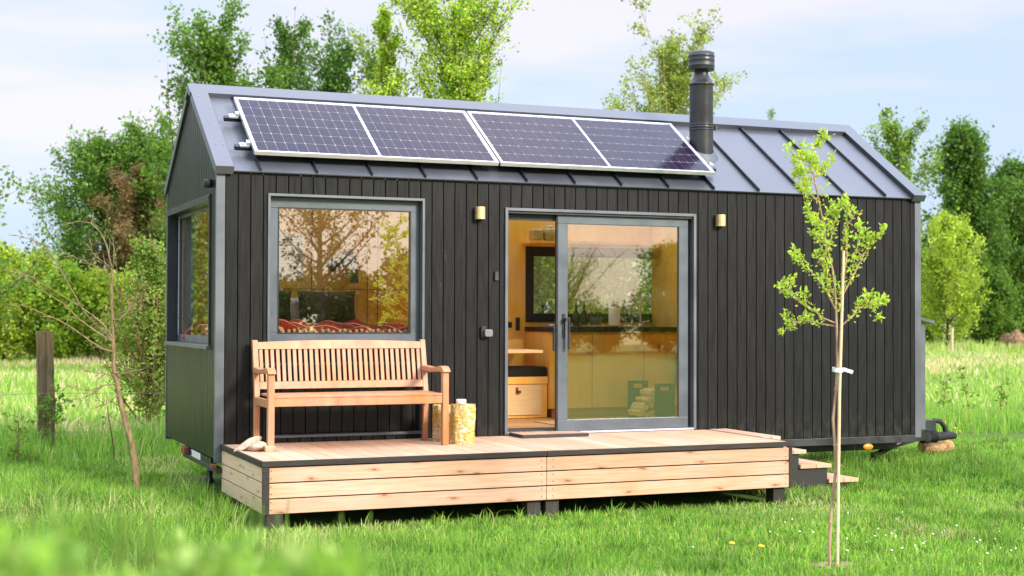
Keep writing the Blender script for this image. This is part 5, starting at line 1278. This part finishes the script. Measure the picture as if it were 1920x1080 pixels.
# fence row and meadow
n = 60000; x = rng.uniform(-9, 20, n); y = 4.9+rng.normal(size=n)*.55+.6*(vnoise(x, x*0, .8, 7)-.5); ok = ~((x > 0) & (x < 7.2) & (y < 2.7)); x, y = x[ok], y[ok]; n = len(x)
h = (.16+.30*vnoise(x, y, .45, 8))*rng.uniform(.5, 1.3, n)*np.where(x > 7, .8, 1.0); wd = .011*rng.uniform(.7, 1.3, n)
FR = [blades(x, y, h, wd, mixcols(n, rng, [(.20, .40, .045), (.28, .47, .06), (.13, .28, .03), (.52, .44, .22)], [.42, .25, .26, .07]), rng, 0, .4)]
n = 170000; x, y, d = polar(n, 16, 62, rng, 1.25); ok = (y > 5.2) & (y < 60); x, y, d = x[ok], y[ok], d[ok]; n = len(x)
p1 = vnoise(x, y, 3.2, 9); p2 = vnoise(x, y, 9, 10)
h = (.17+.20*p1)*rng.uniform(.5, 1.3, n); wd = (.006+.0009*d)*rng.uniform(.7, 1.4, n)
gr = mixcols(n, rng, [(.25, .43, .065), (.33, .47, .10), (.17, .34, .045)], [.45, .3, .25]); stw = mixcols(n, rng, [(.62, .51, .31), (.52, .46, .24), (.68, .56, .37)], [.4, .35, .25])
fs = (rng.random(n) < (.10+.5*smooth(.4, .75, p1)*smooth(.25, .6, p2)+.3*smooth(26, 44, d)*smooth(.3, .6, p1)))[:, None]
FR.append(blades(x, y, h, wd, np.where(fs, stw, gr), rng, -.03, .45))
join_blades("meadow_grass", FR, "stuff")
n = 30000; x, y, d = polar(n, 60, 140, rng, 1.2); h = .5*rng.uniform(.5, 1.3, n); wd = .09*rng.uniform(.7, 1.4, n)
join_blades("far_meadow_grass", [blades(x, y, h, wd, mixcols(n, rng, [(.26, .40, .07), (.34, .44, .11), (.5, .45, .24)], [.45, .35, .2]), rng, -.03, .4)], "stuff")
# daisies sprinkled in the lawn
n = 46; x = rng.normal(size=n)*.6+4.2; y = rng.normal(size=n)*.5-3.7; ok = np.hypot(x-3.15, y+4.2) > .2; x, y = x[ok], y[ok]; mb = MB()
for a, b in zip(x, y):
    r = rng.uniform(.004, .008); z = rng.uniform(.05, .08); mb.add([(a+r*math.cos(q), b+r*math.sin(q), z+.003*math.sin(q)) for q in np.linspace(0, 2*math.pi, 8)[:-1]], [tuple(range(7))])
o = mb.build("daisies", M['paper']); kind(o, "stuff")
# out-of-focus weeds close to the camera
P, D, S = [], [], []; st = []
for k in range(430):
    d = rng.uniform(1.1, 2.6); a = YAW+math.atan((rng.uniform(-220, 700)-960)/FPX)
    px_a = math.tan(a-YAW)*FPX+960
    topz = 1.605-(np.interp(px_a, [-200, 60, 250, 420, 540, 600, 700], [420, 432, 452, 452, 430, 455, 520])/FPX)*d-abs(rng.normal())*.05+.03*math.sin(px_a*.021)+.02*math.sin(px_a*.057+1)
    bx, by = CAM[0]+d*math.sin(a), CAM[1]+d*math.cos(a); m_ = rng.integers(13, 21)
    lx, ly = rng.normal()*.05, rng.normal()*.05; st.append([(bx-lx, by-ly, 0), (bx-lx*.4, by-ly*.4, topz*.6), (bx, by, topz)])
    for j in range(m_):
        z = topz-abs(rng.normal())*.12; aa = rng.uniform(0, 6.28); P.append((bx+rng.normal()*.008, by+rng.normal()*.008, z)); D.append((math.cos(aa), math.sin(aa), rng.uniform(.1, 1.6))); S.append(rng.uniform(.014, .034))
for k in range(60):                                       # a few grass stalks above the weeds
    d = rng.uniform(2.2, 4.2); a = YAW+math.atan((rng.uniform(0, 620)-960)/FPX); tz_ = 1.605-(rng.uniform(330, 440)/FPX)*d
    bx, by = CAM[0]+d*math.sin(a), CAM[1]+d*math.cos(a); l = rng.normal()*.06; st.append([(bx, by, 0), (bx+l*.3, by, tz_*.6), (bx+l, by+l*.3, tz_)])
P, D, S = np.array(P), np.array(D), np.array(S); V, F = leaf_cards(P, D, S, rng, .55, .3)
c = np.repeat(mixcols(len(P), rng, [(.26, .44, .07), (.36, .50, .12), (.18, .34, .05)], [.4, .3, .3]), 6, 0)
wv = MB()
for s in st: wv.tube(s, [.004, .003, .002], 4, False)
sv = np.array(wv.v); sf = np.array(wv.f)+len(V); V = np.concatenate([V, sv]); c = np.concatenate([c, np.tile((.2, .32, .06), (len(sv), 1))])
kind(np_mesh("tall_weeds", V, [F[0], F[1], sf], M['leaf'], c), "stuff")
